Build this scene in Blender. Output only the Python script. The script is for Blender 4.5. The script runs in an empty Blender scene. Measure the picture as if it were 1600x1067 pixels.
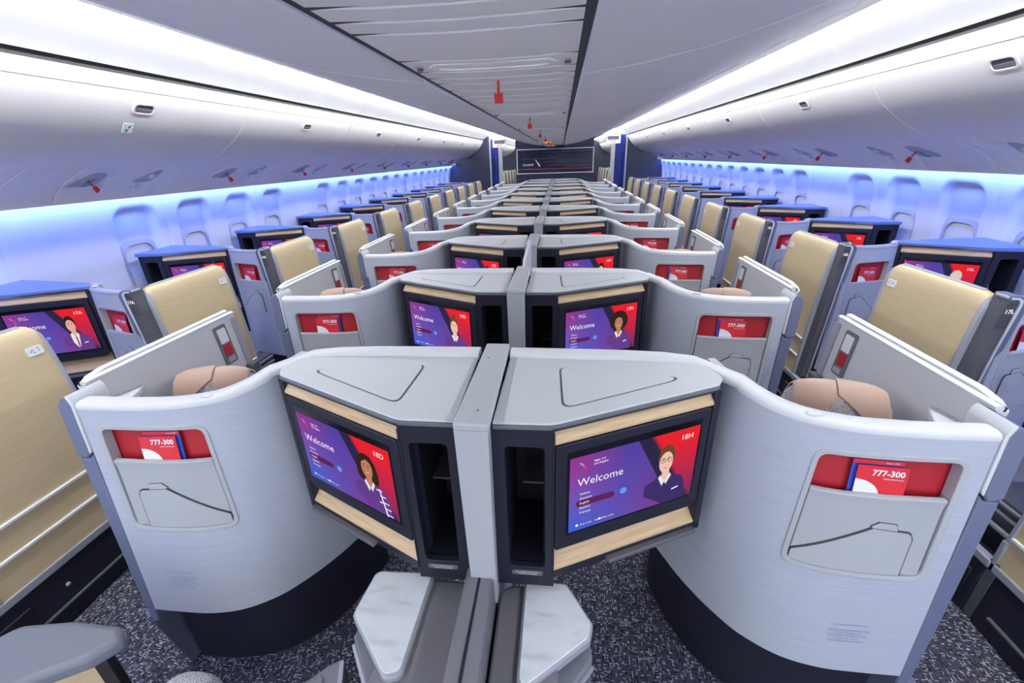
import bpy, bmesh, math, random
from mathutils import Vector, Matrix
random.seed(7)
SC = bpy.context.scene
COL = SC.collection
# ------------------------------------------------------------------ camera
cam_d = bpy.data.cameras.new('camera'); cam = bpy.data.objects.new('camera', cam_d); COL.objects.link(cam)
cam_d.sensor_width = 36; cam_d.lens = 36*670/1600; cam_d.clip_start = .02; cam_d.clip_end = 100
R_ = Vector((0.99401847, 0.10480302, -0.03071823))
U_ = Vector((-0.01346761, 0.39675428, 0.91782606))
F_ = Vector((-0.10837853, 0.91192235, -0.39579252))
cam.matrix_world = Matrix(((R_.x, U_.x, -F_.x, .2), (R_.y, U_.y, -F_.y, 0), (R_.z, U_.z, -F_.z, 1.78), (0, 0, 0, 1)))
SC.camera = cam
SC.view_settings.view_transform = 'Standard'; SC.view_settings.look = 'None'
SC.view_settings.exposure = 0.0; SC.view_settings.gamma = 1.0; SC.view_settings.use_curve_mapping = False
# ------------------------------------------------------------------ world (added fill light, let in by leaving out the rear wall)
w = bpy.data.worlds.new('world'); SC.world = w; w.use_nodes = True
w.node_tree.nodes['Background'].inputs[0].default_value = (.86, .9, 1, 1)
w.node_tree.nodes['Background'].inputs[1].default_value = 2.5
SC.cycles.diffuse_bounces = 8; SC.cycles.max_bounces = 14
COVE_STRENGTH = 57.0      # white cove lamps
WASH_STRENGTH = 55.0      # blue sidewall wash lamps
Y0, Y1 = -3.2, 24.0

# ------------------------------------------------------------------ materials
def new_mat(n):
    m = bpy.data.materials.new(n); m.use_nodes = True
    return m, m.node_tree, m.node_tree.nodes['Principled BSDF']
def N(nt, t, **kw):
    n = nt.nodes.new(t)
    for k, v in kw.items(): setattr(n, k, v)
    return n
def plain(n, c, rough=.5, metal=0.0, spec=.5, vary=.03, scale=6, bump=0.0, bscale=300, coat=0):
    m, nt, b = new_mat(n)
    tc = N(nt, 'ShaderNodeTexCoord')
    nz = N(nt, 'ShaderNodeTexNoise'); nz.inputs['Scale'].default_value = scale
    nt.links.new(tc.outputs['Object'], nz.inputs['Vector'])
    mr = N(nt, 'ShaderNodeMapRange'); mr.inputs['To Min'].default_value = 1-vary; mr.inputs['To Max'].default_value = 1+vary
    nt.links.new(nz.outputs['Fac'], mr.inputs['Value'])
    hv = N(nt, 'ShaderNodeMix', data_type='RGBA', blend_type='MULTIPLY'); hv.inputs['Factor'].default_value = 1
    hv.inputs['A'].default_value = (*c, 1); nt.links.new(mr.outputs[0], hv.inputs['B'])
    nt.links.new(hv.outputs['Result'], b.inputs['Base Color'])
    b.inputs['Roughness'].default_value = rough; b.inputs['Metallic'].default_value = metal
    b.inputs['Specular IOR Level'].default_value = spec; b.inputs['Coat Weight'].default_value = coat
    if bump:
        n2 = N(nt, 'ShaderNodeTexNoise'); n2.inputs['Scale'].default_value = bscale
        nt.links.new(tc.outputs['Object'], n2.inputs['Vector'])
        bp = N(nt, 'ShaderNodeBump'); bp.inputs['Strength'].default_value = bump; bp.inputs['Distance'].default_value = .002
        nt.links.new(n2.outputs['Fac'], bp.inputs['Height']); nt.links.new(bp.outputs[0], b.inputs['Normal'])
    return m
def brushed(n, c1, c2, sc, rough=.42, metal=0, spec=.5, detail=3):
    m, nt, b = new_mat(n)
    tc = N(nt, 'ShaderNodeTexCoord'); mp = N(nt, 'ShaderNodeMapping'); mp.inputs['Scale'].default_value = sc
    nz = N(nt, 'ShaderNodeTexNoise'); nz.inputs['Scale'].default_value = 1; nz.inputs['Detail'].default_value = detail
    nt.links.new(tc.outputs['Object'], mp.inputs[0]); nt.links.new(mp.outputs[0], nz.inputs['Vector'])
    cr = N(nt, 'ShaderNodeValToRGB'); cr.color_ramp.elements[0].color = (*c1, 1); cr.color_ramp.elements[1].color = (*c2, 1)
    cr.color_ramp.elements[0].position = .3; cr.color_ramp.elements[1].position = .7
    nt.links.new(nz.outputs['Fac'], cr.inputs[0]); nt.links.new(cr.outputs[0], b.inputs['Base Color'])
    bp = N(nt, 'ShaderNodeBump'); bp.inputs['Strength'].default_value = .12; bp.inputs['Distance'].default_value = .001
    nt.links.new(nz.outputs['Fac'], bp.inputs['Height']); nt.links.new(bp.outputs[0], b.inputs['Normal'])
    b.inputs['Roughness'].default_value = rough; b.inputs['Metallic'].default_value = metal; b.inputs['Specular IOR Level'].default_value = spec
    return m
def glow(n, c, s=1.0):
    m = bpy.data.materials.new(n); m.use_nodes = True; nt = m.node_tree; nt.nodes.clear()
    e = N(nt, 'ShaderNodeEmission'); e.inputs[0].default_value = (*c, 1); e.inputs[1].default_value = s
    o = N(nt, 'ShaderNodeOutputMaterial'); nt.links.new(e.outputs[0], o.inputs[0]); return m
def carpet_mat():
    m, nt, b = new_mat('carpet')
    tc = N(nt, 'ShaderNodeTexCoord')
    def fleck(sc, thr, seed):
        mp = N(nt, 'ShaderNodeMapping'); mp.inputs['Scale'].default_value = sc; mp.inputs['Location'].default_value = (seed, seed*2, .5)
        fl = N(nt, 'ShaderNodeVectorMath', operation='FLOOR'); wn = N(nt, 'ShaderNodeTexWhiteNoise', noise_dimensions='3D')
        nt.links.new(tc.outputs['Object'], mp.inputs[0]); nt.links.new(mp.outputs[0], fl.inputs[0]); nt.links.new(fl.outputs[0], wn.inputs[0])
        g = N(nt, 'ShaderNodeMath', operation='GREATER_THAN'); g.inputs[1].default_value = thr
        nt.links.new(wn.outputs['Value'], g.inputs[0]); return g.outputs[0]
    a = fleck((90, 420, .01), .945, 1.3); c = fleck((420, 90, .01), .945, 5.1); d = fleck((170, 170, .01), .22, 9.7)
    mx = N(nt, 'ShaderNodeMath', operation='MAXIMUM'); nt.links.new(a, mx.inputs[0]); nt.links.new(c, mx.inputs[1])
    m1 = N(nt, 'ShaderNodeMix', data_type='RGBA'); m1.inputs['A'].default_value = (.02, .02, .03, 1); m1.inputs['B'].default_value = (.06, .06, .088, 1)
    nt.links.new(d, m1.inputs['Factor'])
    m2 = N(nt, 'ShaderNodeMix', data_type='RGBA'); m2.inputs['B'].default_value = (.42, .43, .50, 1)
    nt.links.new(mx.outputs[0], m2.inputs['Factor']); nt.links.new(m1.outputs['Result'], m2.inputs['A'])
    nt.links.new(m2.outputs['Result'], b.inputs['Base Color']); b.inputs['Roughness'].default_value = .95; b.inputs['Specular IOR Level'].default_value = .1
    bp = N(nt, 'ShaderNodeBump'); bp.inputs['Strength'].default_value = .5; bp.inputs['Distance'].default_value = .003
    nt.links.new(mx.outputs[0], bp.inputs['Height']); nt.links.new(bp.outputs[0], b.inputs['Normal'])
    return m
def marble_mat():
    m, nt, b = new_mat('marble')
    tc = N(nt, 'ShaderNodeTexCoord'); mp = N(nt, 'ShaderNodeMapping'); mp.inputs['Rotation'].default_value = (0, 0, .9); mp.inputs['Scale'].default_value = (5, 16, 5)
    nz = N(nt, 'ShaderNodeTexNoise'); nz.inputs['Scale'].default_value = 1.3; nz.inputs['Detail'].default_value = 8; nz.inputs['Distortion'].default_value = .9
    nt.links.new(tc.outputs['Object'], mp.inputs[0]); nt.links.new(mp.outputs[0], nz.inputs['Vector'])
    cr = N(nt, 'ShaderNodeValToRGB'); e = cr.color_ramp.elements
    e[0].position = .28; e[0].color = (.50, .57, .58, 1); e[1].position = .55; e[1].color = (.66, .70, .73, 1)
    e2 = cr.color_ramp.elements.new(.40); e2.color = (.61, .66, .69, 1)
    nt.links.new(nz.outputs['Fac'], cr.inputs[0]); nt.links.new(cr.outputs[0], b.inputs['Base Color']); b.inputs['Roughness'].default_value = .25
    return m
def tweed_mat(n, c1, c2, sc=420):
    m, nt, b = new_mat(n)
    tc = N(nt, 'ShaderNodeTexCoord'); v = N(nt, 'ShaderNodeTexNoise'); v.inputs['Scale'].default_value = sc; v.inputs['Detail'].default_value = 2
    nt.links.new(tc.outputs['Object'], v.inputs['Vector'])
    cr = N(nt, 'ShaderNodeValToRGB'); cr.color_ramp.elements[0].color = (*c1, 1); cr.color_ramp.elements[1].color = (*c2, 1)
    cr.color_ramp.elements[0].position = .42; cr.color_ramp.elements[1].position = .58
    nt.links.new(v.outputs['Fac'], cr.inputs[0]); nt.links.new(cr.outputs[0], b.inputs['Base Color']); b.inputs['Roughness'].default_value = .9
    bp = N(nt, 'ShaderNodeBump'); bp.inputs['Strength'].default_value = .6; bp.inputs['Distance'].default_value = .002
    nt.links.new(v.outputs['Fac'], bp.inputs['Height']); nt.links.new(bp.outputs[0], b.inputs['Normal'])
    return m
def screen_mat():
    """the welcome picture: violet-blue on the left, a dark diagonal band, red on the right (UV space)"""
    m = bpy.data.materials.new('welcome_display'); m.use_nodes = True; nt = m.node_tree; nt.nodes.clear()
    uv = N(nt, 'ShaderNodeUVMap'); uv.uv_map = 'UVMap'; sx = N(nt, 'ShaderNodeSeparateXYZ'); nt.links.new(uv.outputs[0], sx.inputs[0])
    def math(op, a, b_=None, c=None):
        n = N(nt, 'ShaderNodeMath', operation=op)
        for i, v in enumerate((a, b_, c)):
            if v is None: continue
            if isinstance(v, (int, float)): n.inputs[i].default_value = v
            else: nt.links.new(v, n.inputs[i])
        return n.outputs[0]
    u, v = sx.outputs[0], sx.outputs[1]
    def mix(f, a, b_):
        n = N(nt, 'ShaderNodeMix', data_type='RGBA')
        nt.links.new(f, n.inputs['Factor'])
        for k, c in (('A', a), ('B', b_)):
            if isinstance(c, tuple): n.inputs[k].default_value = (*c, 1)
            else: nt.links.new(c, n.inputs[k])
        return n.outputs['Result']
    top = mix(math('MINIMUM', math('MULTIPLY', u, 2.4), 1.0), (.34, .035, .24), (.085, .055, .36))         # top: magenta to blue
    bot = mix(math('MINIMUM', math('MULTIPLY', u, 1.5), 1.0), (.035, .13, .66), (.19, .05, .30))
    left = mix(v, bot, top)
    # red part: bright at the top right, dark towards bottom and the band
    red = mix(math('MINIMUM', math('MULTIPLY', v, 1.15), 1.0), (.16, .03, .12), (.80, .018, .03))
    d1 = math('ADD', u, math('MULTIPLY', v, .32))             # boundary blue / band
    d2 = math('ADD', u, math('MULTIPLY', v, .36))
    f1 = math('GREATER_THAN', d1, .82)
    f2 = N(nt, 'ShaderNodeMapRange'); f2.inputs['From Min'].default_value = .96; f2.inputs['From Max'].default_value = 1.0
    nt.links.new(d2, f2.inputs['Value'])
    band = mix(f2.outputs[0], (.028, .022, .065), red)
    colr = mix(f1, left, band)
    e = N(nt, 'ShaderNodeEmission'); nt.links.new(colr, e.inputs[0]); e.inputs[1].default_value = 1.0
    o = N(nt, 'ShaderNodeOutputMaterial'); nt.links.new(e.outputs[0], o.inputs[0]); return m

M = {
 'shell': brushed('brushed_shell', (.38, .415, .48), (.43, .465, .53), (9, 9, 260), .45),
 'trim': plain('satin_white', (.62, .645, .655), .42),
 'grey': plain('light_grey', (.40, .425, .445), .45),
 'top': plain('shelf_grey', (.50, .535, .545), .5),
 'edge': plain('slate_edge', (.12, .14, .22), .4),
 'slate': plain('slate_rim', (.34, .36, .41), .42),
 'char': plain('charcoal', (.016, .017, .030), .48, spec=.3),
 'chartop': plain('blue_lit_top', (.12, .18, .36), .45),  # charcoal console top with the blue wash light put into its colour
 'black': plain('black', (.008, .008, .012), .5),
 'glass': plain('screen_glass', (.006, .006, .01), .12),
 'groove': plain('groove', (.05, .055, .06), .8),
 'dgrey': plain('dark_grey', (.10, .105, .12), .5),
 'mgrey': plain('mid_grey', (.17, .17, .19), .55, bump=.15),
 'gold': brushed('champagne_panel', (.62, .49, .28), (.69, .56, .34), (60, 9, 300), .42, metal=.08),
 'wood': brushed('pale_oak', (.50, .345, .18), (.66, .50, .30), (8, 8, 160), .5),
 'red': plain('red_lining', (.42, .008, .018), .55),
 'cardred': plain('card_red', (.68, .02, .03), .35), 'cardblue': plain('card_blue', (.03, .08, .50), .35),
 'paper': plain('paper_white', (.80, .82, .86), .5), 'ink': plain('label_ink', (.18, .25, .36), .7),
 'leather': plain('tan_leather', (.47, .33, .255), .5, bump=.1), 'tweed': tweed_mat('grey_tweed', (.20, .20, .22), (.72, .72, .74)),
 'navy': tweed_mat('navy_fabric', (.006, .008, .03), (.05, .06, .16), 260),
 'carpet': carpet_mat(), 'marble': marble_mat(),
 'bin': plain('bin_white', (.84, .83, .81), .42), 'bin2': plain('bin_panel', (.88, .85, .80), .5),
 'ceil': plain('ceiling_grey', (.83, .82, .82), .6), 'cove': plain('cove_white', (.84, .85, .86), .5),
 'wallring': plain('window_ring', (.36, .39, .50), .5), 'pad': plain('grey_vinyl', (.17, .185, .225), .5, bump=.1), 'signp': plain('sign_navy', (.022, .028, .055), .8, spec=.2),  # window ring: sidewall plastic, its shade put into the darker colour
 'band': plain('shelf_band_grey', (.12, .13, .15), .45), 'wall': plain('sidewall', (.60, .62, .68), .6), 'shade': plain('window_shade', (.78, .76, .66), .6),
 'tag': plain('red_tag', (.55, .01, .012), .5), 'bulk': plain('bulkhead', (.045, .05, .08), .8, spec=.2),
 'stripe': plain('bulkhead_stripe', (.11, .125, .18), .5), 'blue': plain('galley_blue', (.01, .03, .26), .5),
 'alu': plain('aluminium', (.55, .57, .60), .35, metal=.6), 'green': plain('green_mark', (.02, .22, .13), .6),
 'lamp': glow('cove_lamp', (1, 1, 1), COVE_STRENGTH), 'wash': glow('wash_lamp', (.12, .23, 1.0), WASH_STRENGTH),
 'lit': glow('lit_text', (.95, .9, .95), 1.0), 'scr': screen_mat(), 'amber': glow('amber_sign', (1, .32, .05), 1.2),
 'exitred': plain('exit_letters', (.6, .05, .05), .5), 'plate': plain('number_plate', (.07, .07, .08), .35),
 'skinA': glow('pic_skin_a', (.78, .42, .30)), 'skinB': glow('pic_skin_b', (.50, .22, .12)), 'skinC': glow('pic_skin_c', (.85, .55, .43)),
 'hair': glow('pic_hair', (.035, .018, .014)), 'hairlt': glow('pic_hair_light', (.62, .58, .55)), 'hairbr': glow('pic_hair_brown', (.16, .06, .03)),
 'suit': glow('pic_suit', (.05, .03, .14)), 'suitlt': glow('pic_suit_violet', (.13, .05, .26)), 'shirt': glow('pic_shirt', (.80, .78, .85)),
 'lips': glow('pic_lips', (.55, .06, .07)), 'pill': glow('pic_pill', (.12, .02, .10)), 'dot': glow('pic_button', (.12, .35, .85)),
 'sblue': glow('pic_blue', (.2, .35, .9)), 'sred': glow('pic_red', (.85, .05, .07)),
}

# ------------------------------------------------------------------ mesh helpers
ORG = Vector((0, 0, 0))
class MB:
    def __init__(s): s.v = []; s.f = []; s.m = []; s.cur = 0; s.uv = None
    def add(s, vs, fs, mi=None):
        b = len(s.v); s.v += [tuple(p) for p in vs]; s.f += [tuple(b+i for i in f) for f in fs]
        s.m += [s.cur if mi is None else mi]*len(fs); return s
    def prism(s, A, B, mi=None):
        n = len(A)
        return s.add(list(A)+list(B), [tuple(range(n))[::-1], tuple(range(n, 2*n))]+[(i, (i+1) % n, n+(i+1) % n, n+i) for i in range(n)], mi)
    def box(s, x0, x1, y0, y1, z0, z1, mi=None):
        return s.prism([(x0, y0, z0), (x1, y0, z0), (x1, y1, z0), (x0, y1, z0)], [(x0, y0, z1), (x1, y0, z1), (x1, y1, z1), (x0, y1, z1)], mi)
    def ring(s, A0, B0, A1, B1, mi=None):
        """frame: outer front A0, inner front B0, outer back A1, inner back B1"""
        n = len(A0); L = [A0, B0, A1, B1]; vs = sum([list(q) for q in L], [])
        fs = []
        for i in range(n):
            j = (i+1) % n
            fs += [(i, j, n+j, n+i), (2*n+i, 3*n+i, 3*n+j, 2*n+j), (i, 2*n+i, 2*n+j, j), (n+i, n+j, 3*n+j, 3*n+i)]
        return s.add(vs, fs, mi)
    def sheet(s, F, B, hole=None, mi=None):
        """closed slab between two point grids F[i][j], B[i][j]; hole(i,j)->True leaves a cell open"""
        ni, nj = len(F), len(F[0]); vs = [p for r in F for p in r]+[p for r in B for p in r]; o = ni*nj; fs = []
        keep = lambda i, j: 0 <= i < ni-1 and 0 <= j < nj-1 and not (hole and hole(i, j))
        ix = lambda i, j: i*nj+j
        for i in range(ni-1):
            for j in range(nj-1):
                if not keep(i, j): continue
                a, b, c, d = ix(i, j), ix(i+1, j), ix(i+1, j+1), ix(i, j+1)
                fs += [(a, b, c, d), (o+d, o+c, o+b, o+a)]
                if not keep(i, j-1): fs.append((b, a, o+a, o+b))
                if not keep(i+1, j): fs.append((c, b, o+b, o+c))
                if not keep(i, j+1): fs.append((d, c, o+c, o+d))
                if not keep(i-1, j): fs.append((a, d, o+d, o+a))
        return s.add(vs, fs, mi)
    def sweep(s, P, prof, mi=None, up=Vector((0, 0, 1)), caps=True):
        """prof: (side, up) offsets around each path point"""
        P = [Vector(p) for p in P]; n = len(prof); vs = []
        for i, p in enumerate(P):
            t = (P[min(i+1, len(P)-1)]-P[max(i-1, 0)]).normalized(); sd = t.cross(up).normalized(); uu = sd.cross(t)
            vs += [p+sd*a+uu*b for a, b in prof]
        fs = []
        for i in range(len(P)-1):
            for k in range(n):
                l = (k+1) % n; fs.append((i*n+k, i*n+l, (i+1)*n+l, (i+1)*n+k))
        if caps: fs += [tuple(range(n))[::-1], tuple((len(P)-1)*n+k for k in range(n))]
        return s.add(vs, fs, mi)
    def ellipsoid(s, c, r, rot=None, nu=20, nv=12, power=1.0, mi=None):
        vs = []; fs = []
        sg = lambda q, e: math.copysign(abs(q)**e, q)
        for i in range(nv+1):
            th = -math.pi/2+math.pi*i/nv
            for j in range(nu):
                ph = 2*math.pi*j/nu
                p = Vector((r[0]*sg(math.cos(th), power)*sg(math.cos(ph), power), r[1]*sg(math.cos(th), power)*sg(math.sin(ph), power), r[2]*sg(math.sin(th), power)))
                if rot: p = rot @ p
                vs.append(Vector(c)+p)
        for i in range(nv):
            for j in range(nu):
                k = (j+1) % nu; fs.append((i*nu+j, i*nu+k, (i+1)*nu+k, (i+1)*nu+j))
        return s.add(vs, fs, mi)
    def build(s, name, mats, parent=None, S=1, bevel=0, seg=2, smooth=True, angle=38, org=None, recalc=True):
        me = bpy.data.meshes.new(name); o_ = ORG if org is None else org
        me.from_pydata([(S*x-o_.x, y-o_.y, z-o_.z) for x, y, z in s.v], [], s.f)
        for q in (mats if isinstance(mats, (list, tuple)) else [mats]): me.materials.append(M[q])
        me.polygons.foreach_set('material_index', s.m)
        bm = bmesh.new(); bm.from_mesh(me)
        bmesh.ops.remove_doubles(bm, verts=bm.verts, dist=1e-6)
        if recalc: bmesh.ops.recalc_face_normals(bm, faces=bm.faces)
        if smooth:
            ca = math.radians(angle)
            for f in bm.faces: f.smooth = True
            for e in bm.edges:
                if len(e.link_faces) == 2:
                    e.smooth = e.calc_face_angle(0) < ca
                else: e.smooth = False
        bm.to_mesh(me); bm.free()
        o = bpy.data.objects.new(name, me); COL.objects.link(o)
        if parent: o.parent = parent
        else: o.location = o_
        if bevel:
            b = o.modifiers.new('bevel', 'BEVEL'); b.width = bevel; b.segments = seg; b.limit_method = 'ANGLE'; b.angle_limit = math.radians(35)
        return o
def rpoly(pts, r, n=5):
    """2-D polygon with rounded corners; r number or list"""
    out = []; k = len(pts)
    for i in range(k):
        p = Vector(pts[i]); a = Vector(pts[i-1])-p; b = Vector(pts[(i+1) % k])-p
        rr = r[i] if isinstance(r, (list, tuple)) else r
        if rr <= 0: out.append(tuple(p)); continue
        an = a.angle(b); d = min(rr/math.tan(an/2), a.length*.49, b.length*.49)
        p0 = p+a.normalized()*d; p1 = p+b.normalized()*d
        for j in range(n+1):
            t = j/n; q = p0*(1-t)**2+p*2*t*(1-t)+p1*t*t
            out.append((q.x, q.y))
    return out
def rrect(x0, x1, y0, y1, r, n=5): return rpoly([(x0, y0), (x1, y0), (x1, y1), (x0, y1)], r, n)
def catmull(T, t):
    """T: list of tuples, t in 0..len-1"""
    n = len(T); i = max(0, min(n-2, int(t))); f = t-i
    P = [T[max(i-1, 0)], T[i], T[i+1], T[min(i+2, n-1)]]
    return tuple(.5*((2*b)+(-a+c)*f+(2*a-5*b+4*c-d)*f*f+(-a+3*b-3*c+d)*f**3) for a, b, c, d in zip(*P))
def tag(o, label=None, cat=None, group=None, kind=None):
    if label: o['label'] = label
    if cat: o['category'] = cat
    if group: o['group'] = group
    if kind: o['kind'] = kind
    return o
def empty(name, loc):
    o = bpy.data.objects.new(name, None); COL.objects.link(o); o.location = loc; o.empty_display_size = .05; return o
def kids(o): return [c for c in bpy.data.objects if c.parent == o]
def copy_tree(o, parent=None, cache={}):
    c = o.copy(); COL.objects.link(c); c.parent = parent
    for k in ['label', 'category', 'group']:
        if parent is None and k in c: del c[k]
    for ch in list(o.children): copy_tree(ch, c)
    return c
_tc = {}
def text(name, body, size, mat, parent, loc, rt, up, align='LEFT', bold=0.0, res=2, lift=0.0):
    key = (body, round(size, 5), mat, align, bold)
    if key not in _tc:
        cu = bpy.data.curves.new('t', 'FONT'); cu.body = body; cu.size = size; cu.align_x = align; cu.align_y = 'CENTER'
        cu.offset = bold; cu.resolution_u = res; cu.materials.append(M[mat]); cu.space_line = 1.5 if 'Deutsch' in body else 1.1
        t = bpy.data.objects.new('t', cu); COL.objects.link(t)
        dg = bpy.context.evaluated_depsgraph_get(); me = bpy.data.meshes.new_from_object(t.evaluated_get(dg)); me.name = name
        bpy.data.objects.remove(t); bpy.data.curves.remove(cu)
        if not me.materials: me.materials.append(M[mat])
        _tc[key] = me
    o = bpy.data.objects.new(name, _tc[key]); COL.objects.link(o)
    rt = Vector(rt).normalized(); up = Vector(up).normalized(); n = rt.cross(up).normalized(); up = n.cross(rt)
    if parent: o.parent = parent
    p = Vector(loc)-(ORG if parent else Vector((0, 0, 0)))+n*lift
    o.matrix_local = Matrix(((rt.x, up.x, n.x, p.x), (rt.y, up.y, n.y, p.y), (rt.z, up.z, n.z, p.z), (0, 0, 0, 1)))
    return o

# ------------------------------------------------------------------ the fuselage shell
PITCH = 1.065
BINPROF = [(1.992, 2.145), (2.008, 2.115), (2.03, 2.08), (2.075, 2.025), (2.13, 1.972), (2.20, 1.92), (2.28, 1.87), (2.37, 1.825), (2.45, 1.797)]
PSUPROF = [(2.462, 1.806), (2.50, 1.785), (2.58, 1.752), (2.68, 1.71), (2.765, 1.645), (2.792, 1.614), (2.795, 1.598)]
def build_shell():
    global ORG
    ORG = Vector((0, 0, 0))
    tag(MB().box(-2.8, 2.8, Y0, Y1, -.06, 0).build('floor', 'carpet'), kind='structure')
    # ceiling: centre strips between two grooves, outer vaulted panels
    R = [(.262, 2.018), (.45, 2.04), (.65, 2.075), (.85, 2.128), (1.07, 2.20), (1.24, 2.255), (1.385, 2.302)]
    c = MB()
    PL = 1.62
    y = 1.64-PL*3
    while y < 12.9:
        for s in (1, -1):
            F = [[(s*x, y+e, z) for e in (.004, PL-.004)] for x, z in R]; B = [[(s*x, y+e, z+.03) for e in (.004, PL-.004)] for x, z in R]
            c.sheet(F, B)
            c.add([(s*1.385, y, 2.302), (s*1.385, y+PL, 2.302), (s*1.39, y+PL, 2.42), (s*1.39, y, 2.42)], [(0, 1, 2, 3)])
        y += PL
    tag(c.build('ceiling', 'ceil', bevel=.006, recalc=True), kind='structure')
    # centre ceiling panel: transverse strips per module, recessed lamp field
    c = MB(); g = MB(); y = 1.64-PL*3
    seams = [0, .12, .30, .48, .66, .86, .95, 1.04, 1.33, 1.50, PL]
    while y < 12.9:
        for a, b in zip(seams[:-1], seams[1:]):
            x1 = .243
            top = lambda x: 2.022+.006*(x/.24)**2
            F = [[(x, y+a+.006, top(x)), (x, y+b-.006, top(x))] for x in (-.2585, -.12, 0, .12, x1)]
            B = [[(x, q, z+.02) for x, q, z in r] for r in F]
            c.sheet(F, B)
        y += PL
    tag(c.build('ceiling', 'bin2', bevel=.003), kind='structure')
    tag(MB().box(-.262, .262, Y0, 13.0, 2.0285, 2.031).build('trim_ceiling', 'groove'), kind='structure')
    # recessed lamp fields in the centre panel
    i = 0; y = 1.64-PL
    while y < 12.5:
        t = empty('ceiling_lamp_recess', (0, y+1.415, 2.02))
        tag(t, f'long shallow lamp recess with two small sockets in the centre ceiling, {["nearest", "second", "third", "fourth", "fifth", "sixth", "seventh", "eighth", "ninth"][min(i, 8)]} from the camera', 'ceiling fitting', 'lamp recesses along the centre ceiling')
        ORG = Vector((0, y+1.415, 2.02)); yc = y+1.415
        p = rpoly([(-.16, yc-.05), (.16, yc-.05), (.19, yc), (.15, yc+.04), (-.15, yc+.04), (-.19, yc)], .02)
        q = [(x*.88, yc+(v-yc)*.7) for x, v in p]
        MB().ring([(x, v, 2.0215) for x, v in p], [(x, v, 2.019) for x, v in q], [(x, v, 2.026) for x, v in p], [(x, v, 2.026) for x, v in q]).build('rim', 'bin2', t)
        MB().prism([(x, v, 2.0255) for x, v in q], [(x, v, 2.030) for x, v in q]).build('lens', 'grey', t)
        for s in (-1, 1):
            MB().prism([(s*.215+.009*math.cos(a*.63), yc+.009*math.sin(a*.63), 2.018) for a in range(10)], [(s*.215+.009*math.cos(a*.63), yc+.009*math.sin(a*.63), 2.024) for a in range(10)]).build('socket', 'dgrey', t)
        ORG = Vector((0, 0, 0)); y += PL; i += 1
    m = MB(); y = 1.64-PL
    while y < 12:
        for a, b in ((.10, .52), (.60, 1.0), (1.08, 1.50)): m.add([(1.318, y+a, 2.2795), (1.330, y+a, 2.2835), (1.330, y+b, 2.2835), (1.318, y+b, 2.2795)], [(0, 1, 2, 3)])
        y += PL
    tag(m.build('trim_vent_slots', 'dgrey'), kind='structure')
    # cove behind the ceiling edge and over the bins
    CP = [(1.945, 2.240), (1.93, 2.256), (1.87, 2.295), (1.78, 2.345), (1.68, 2.385), (1.58, 2.415), (1.48, 2.43), (1.385, 2.42)]
    for s, nm in ((-1, 'left'), (1, 'right')):
        m = MB(); y = 1.64-PL*3
        while y < Y1:
            F = [[(s*x, y+e, z) for e in (.003, PL-.003)] for x, z in CP]; B = [[(s*x*1.01, y+e, z+.03) for e in (.003, PL-.003)] for x, z in CP]
            m.sheet(F, B); y += PL
        tag(m.build(f'trim_cove_{nm}', 'cove'), kind='structure')
        # dark gap above the bins
        tag(MB().box(s*1.975, s*2.06, Y0, Y1, 2.19, 2.26).build(f'trim_gap_{nm}', 'black'), kind='structure')
        m = MB(); y = Y0; n = 0
        m.box(s*1.62, s*1.66, Y0, Y1, 2.352, 2.366, 1); m.box(s*1.612, s*1.668, Y0, Y1, 2.366, 2.40, 0)
        o = m.build('cove_light', ['cove', 'lamp'])
        tag(o, f'bright white strip lamp running along the {nm} ceiling cove above the bins', 'lamp')
        # side wall
        wall(s, nm)
        tag(MB().box(s*2.794, s*2.799, Y0, 13.0, 1.596, 1.65).build(f'trim_leak_baffle_{nm}', 'bin2'), kind='structure')  # strip added to stop wash lamp light leaking through the panel gaps
        # blue wash lamp at the foot of the service panels
        o = MB().box(s*2.80, s*2.835, Y0, 12.95, 1.610, 1.622).build('wash_light', 'wash')
        tag(o, f'blue strip lamp under the service panels washing the {nm} sidewall', 'lamp')
    # end of cabin
    for s, nm, xe in ((-1, 'left', 1.80), (1, 'right', 1.97)):
        m = MB(); pr = [(xe, 0), (2.98, 0), (3.0, 1.6), (2.9, 1.9), (2.4, 2.3), (xe, 2.3)]
        m.prism([(s*x, 13.0, z) for x, z in pr], [(s*x, 13.06, z) for x, z in pr])
        tag(m.build(f'wall_end_{nm}', 'bulk'), kind='structure')
        tag(MB().box(s*(xe-.03), s*xe, 12.98, 13.08, 0, 2.28).build(f'trim_end_{nm}', 'alu'), kind='structure')
    # header across the aisles
    tag(MB().box(-1.8, -1.03, 13.02, 13.1, 2.27, 2.45).box(1.08, 1.97, 13.02, 13.1, 2.27, 2.45).build('wall_header', 'cove'), kind='structure')
SEAMS = {}
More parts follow.
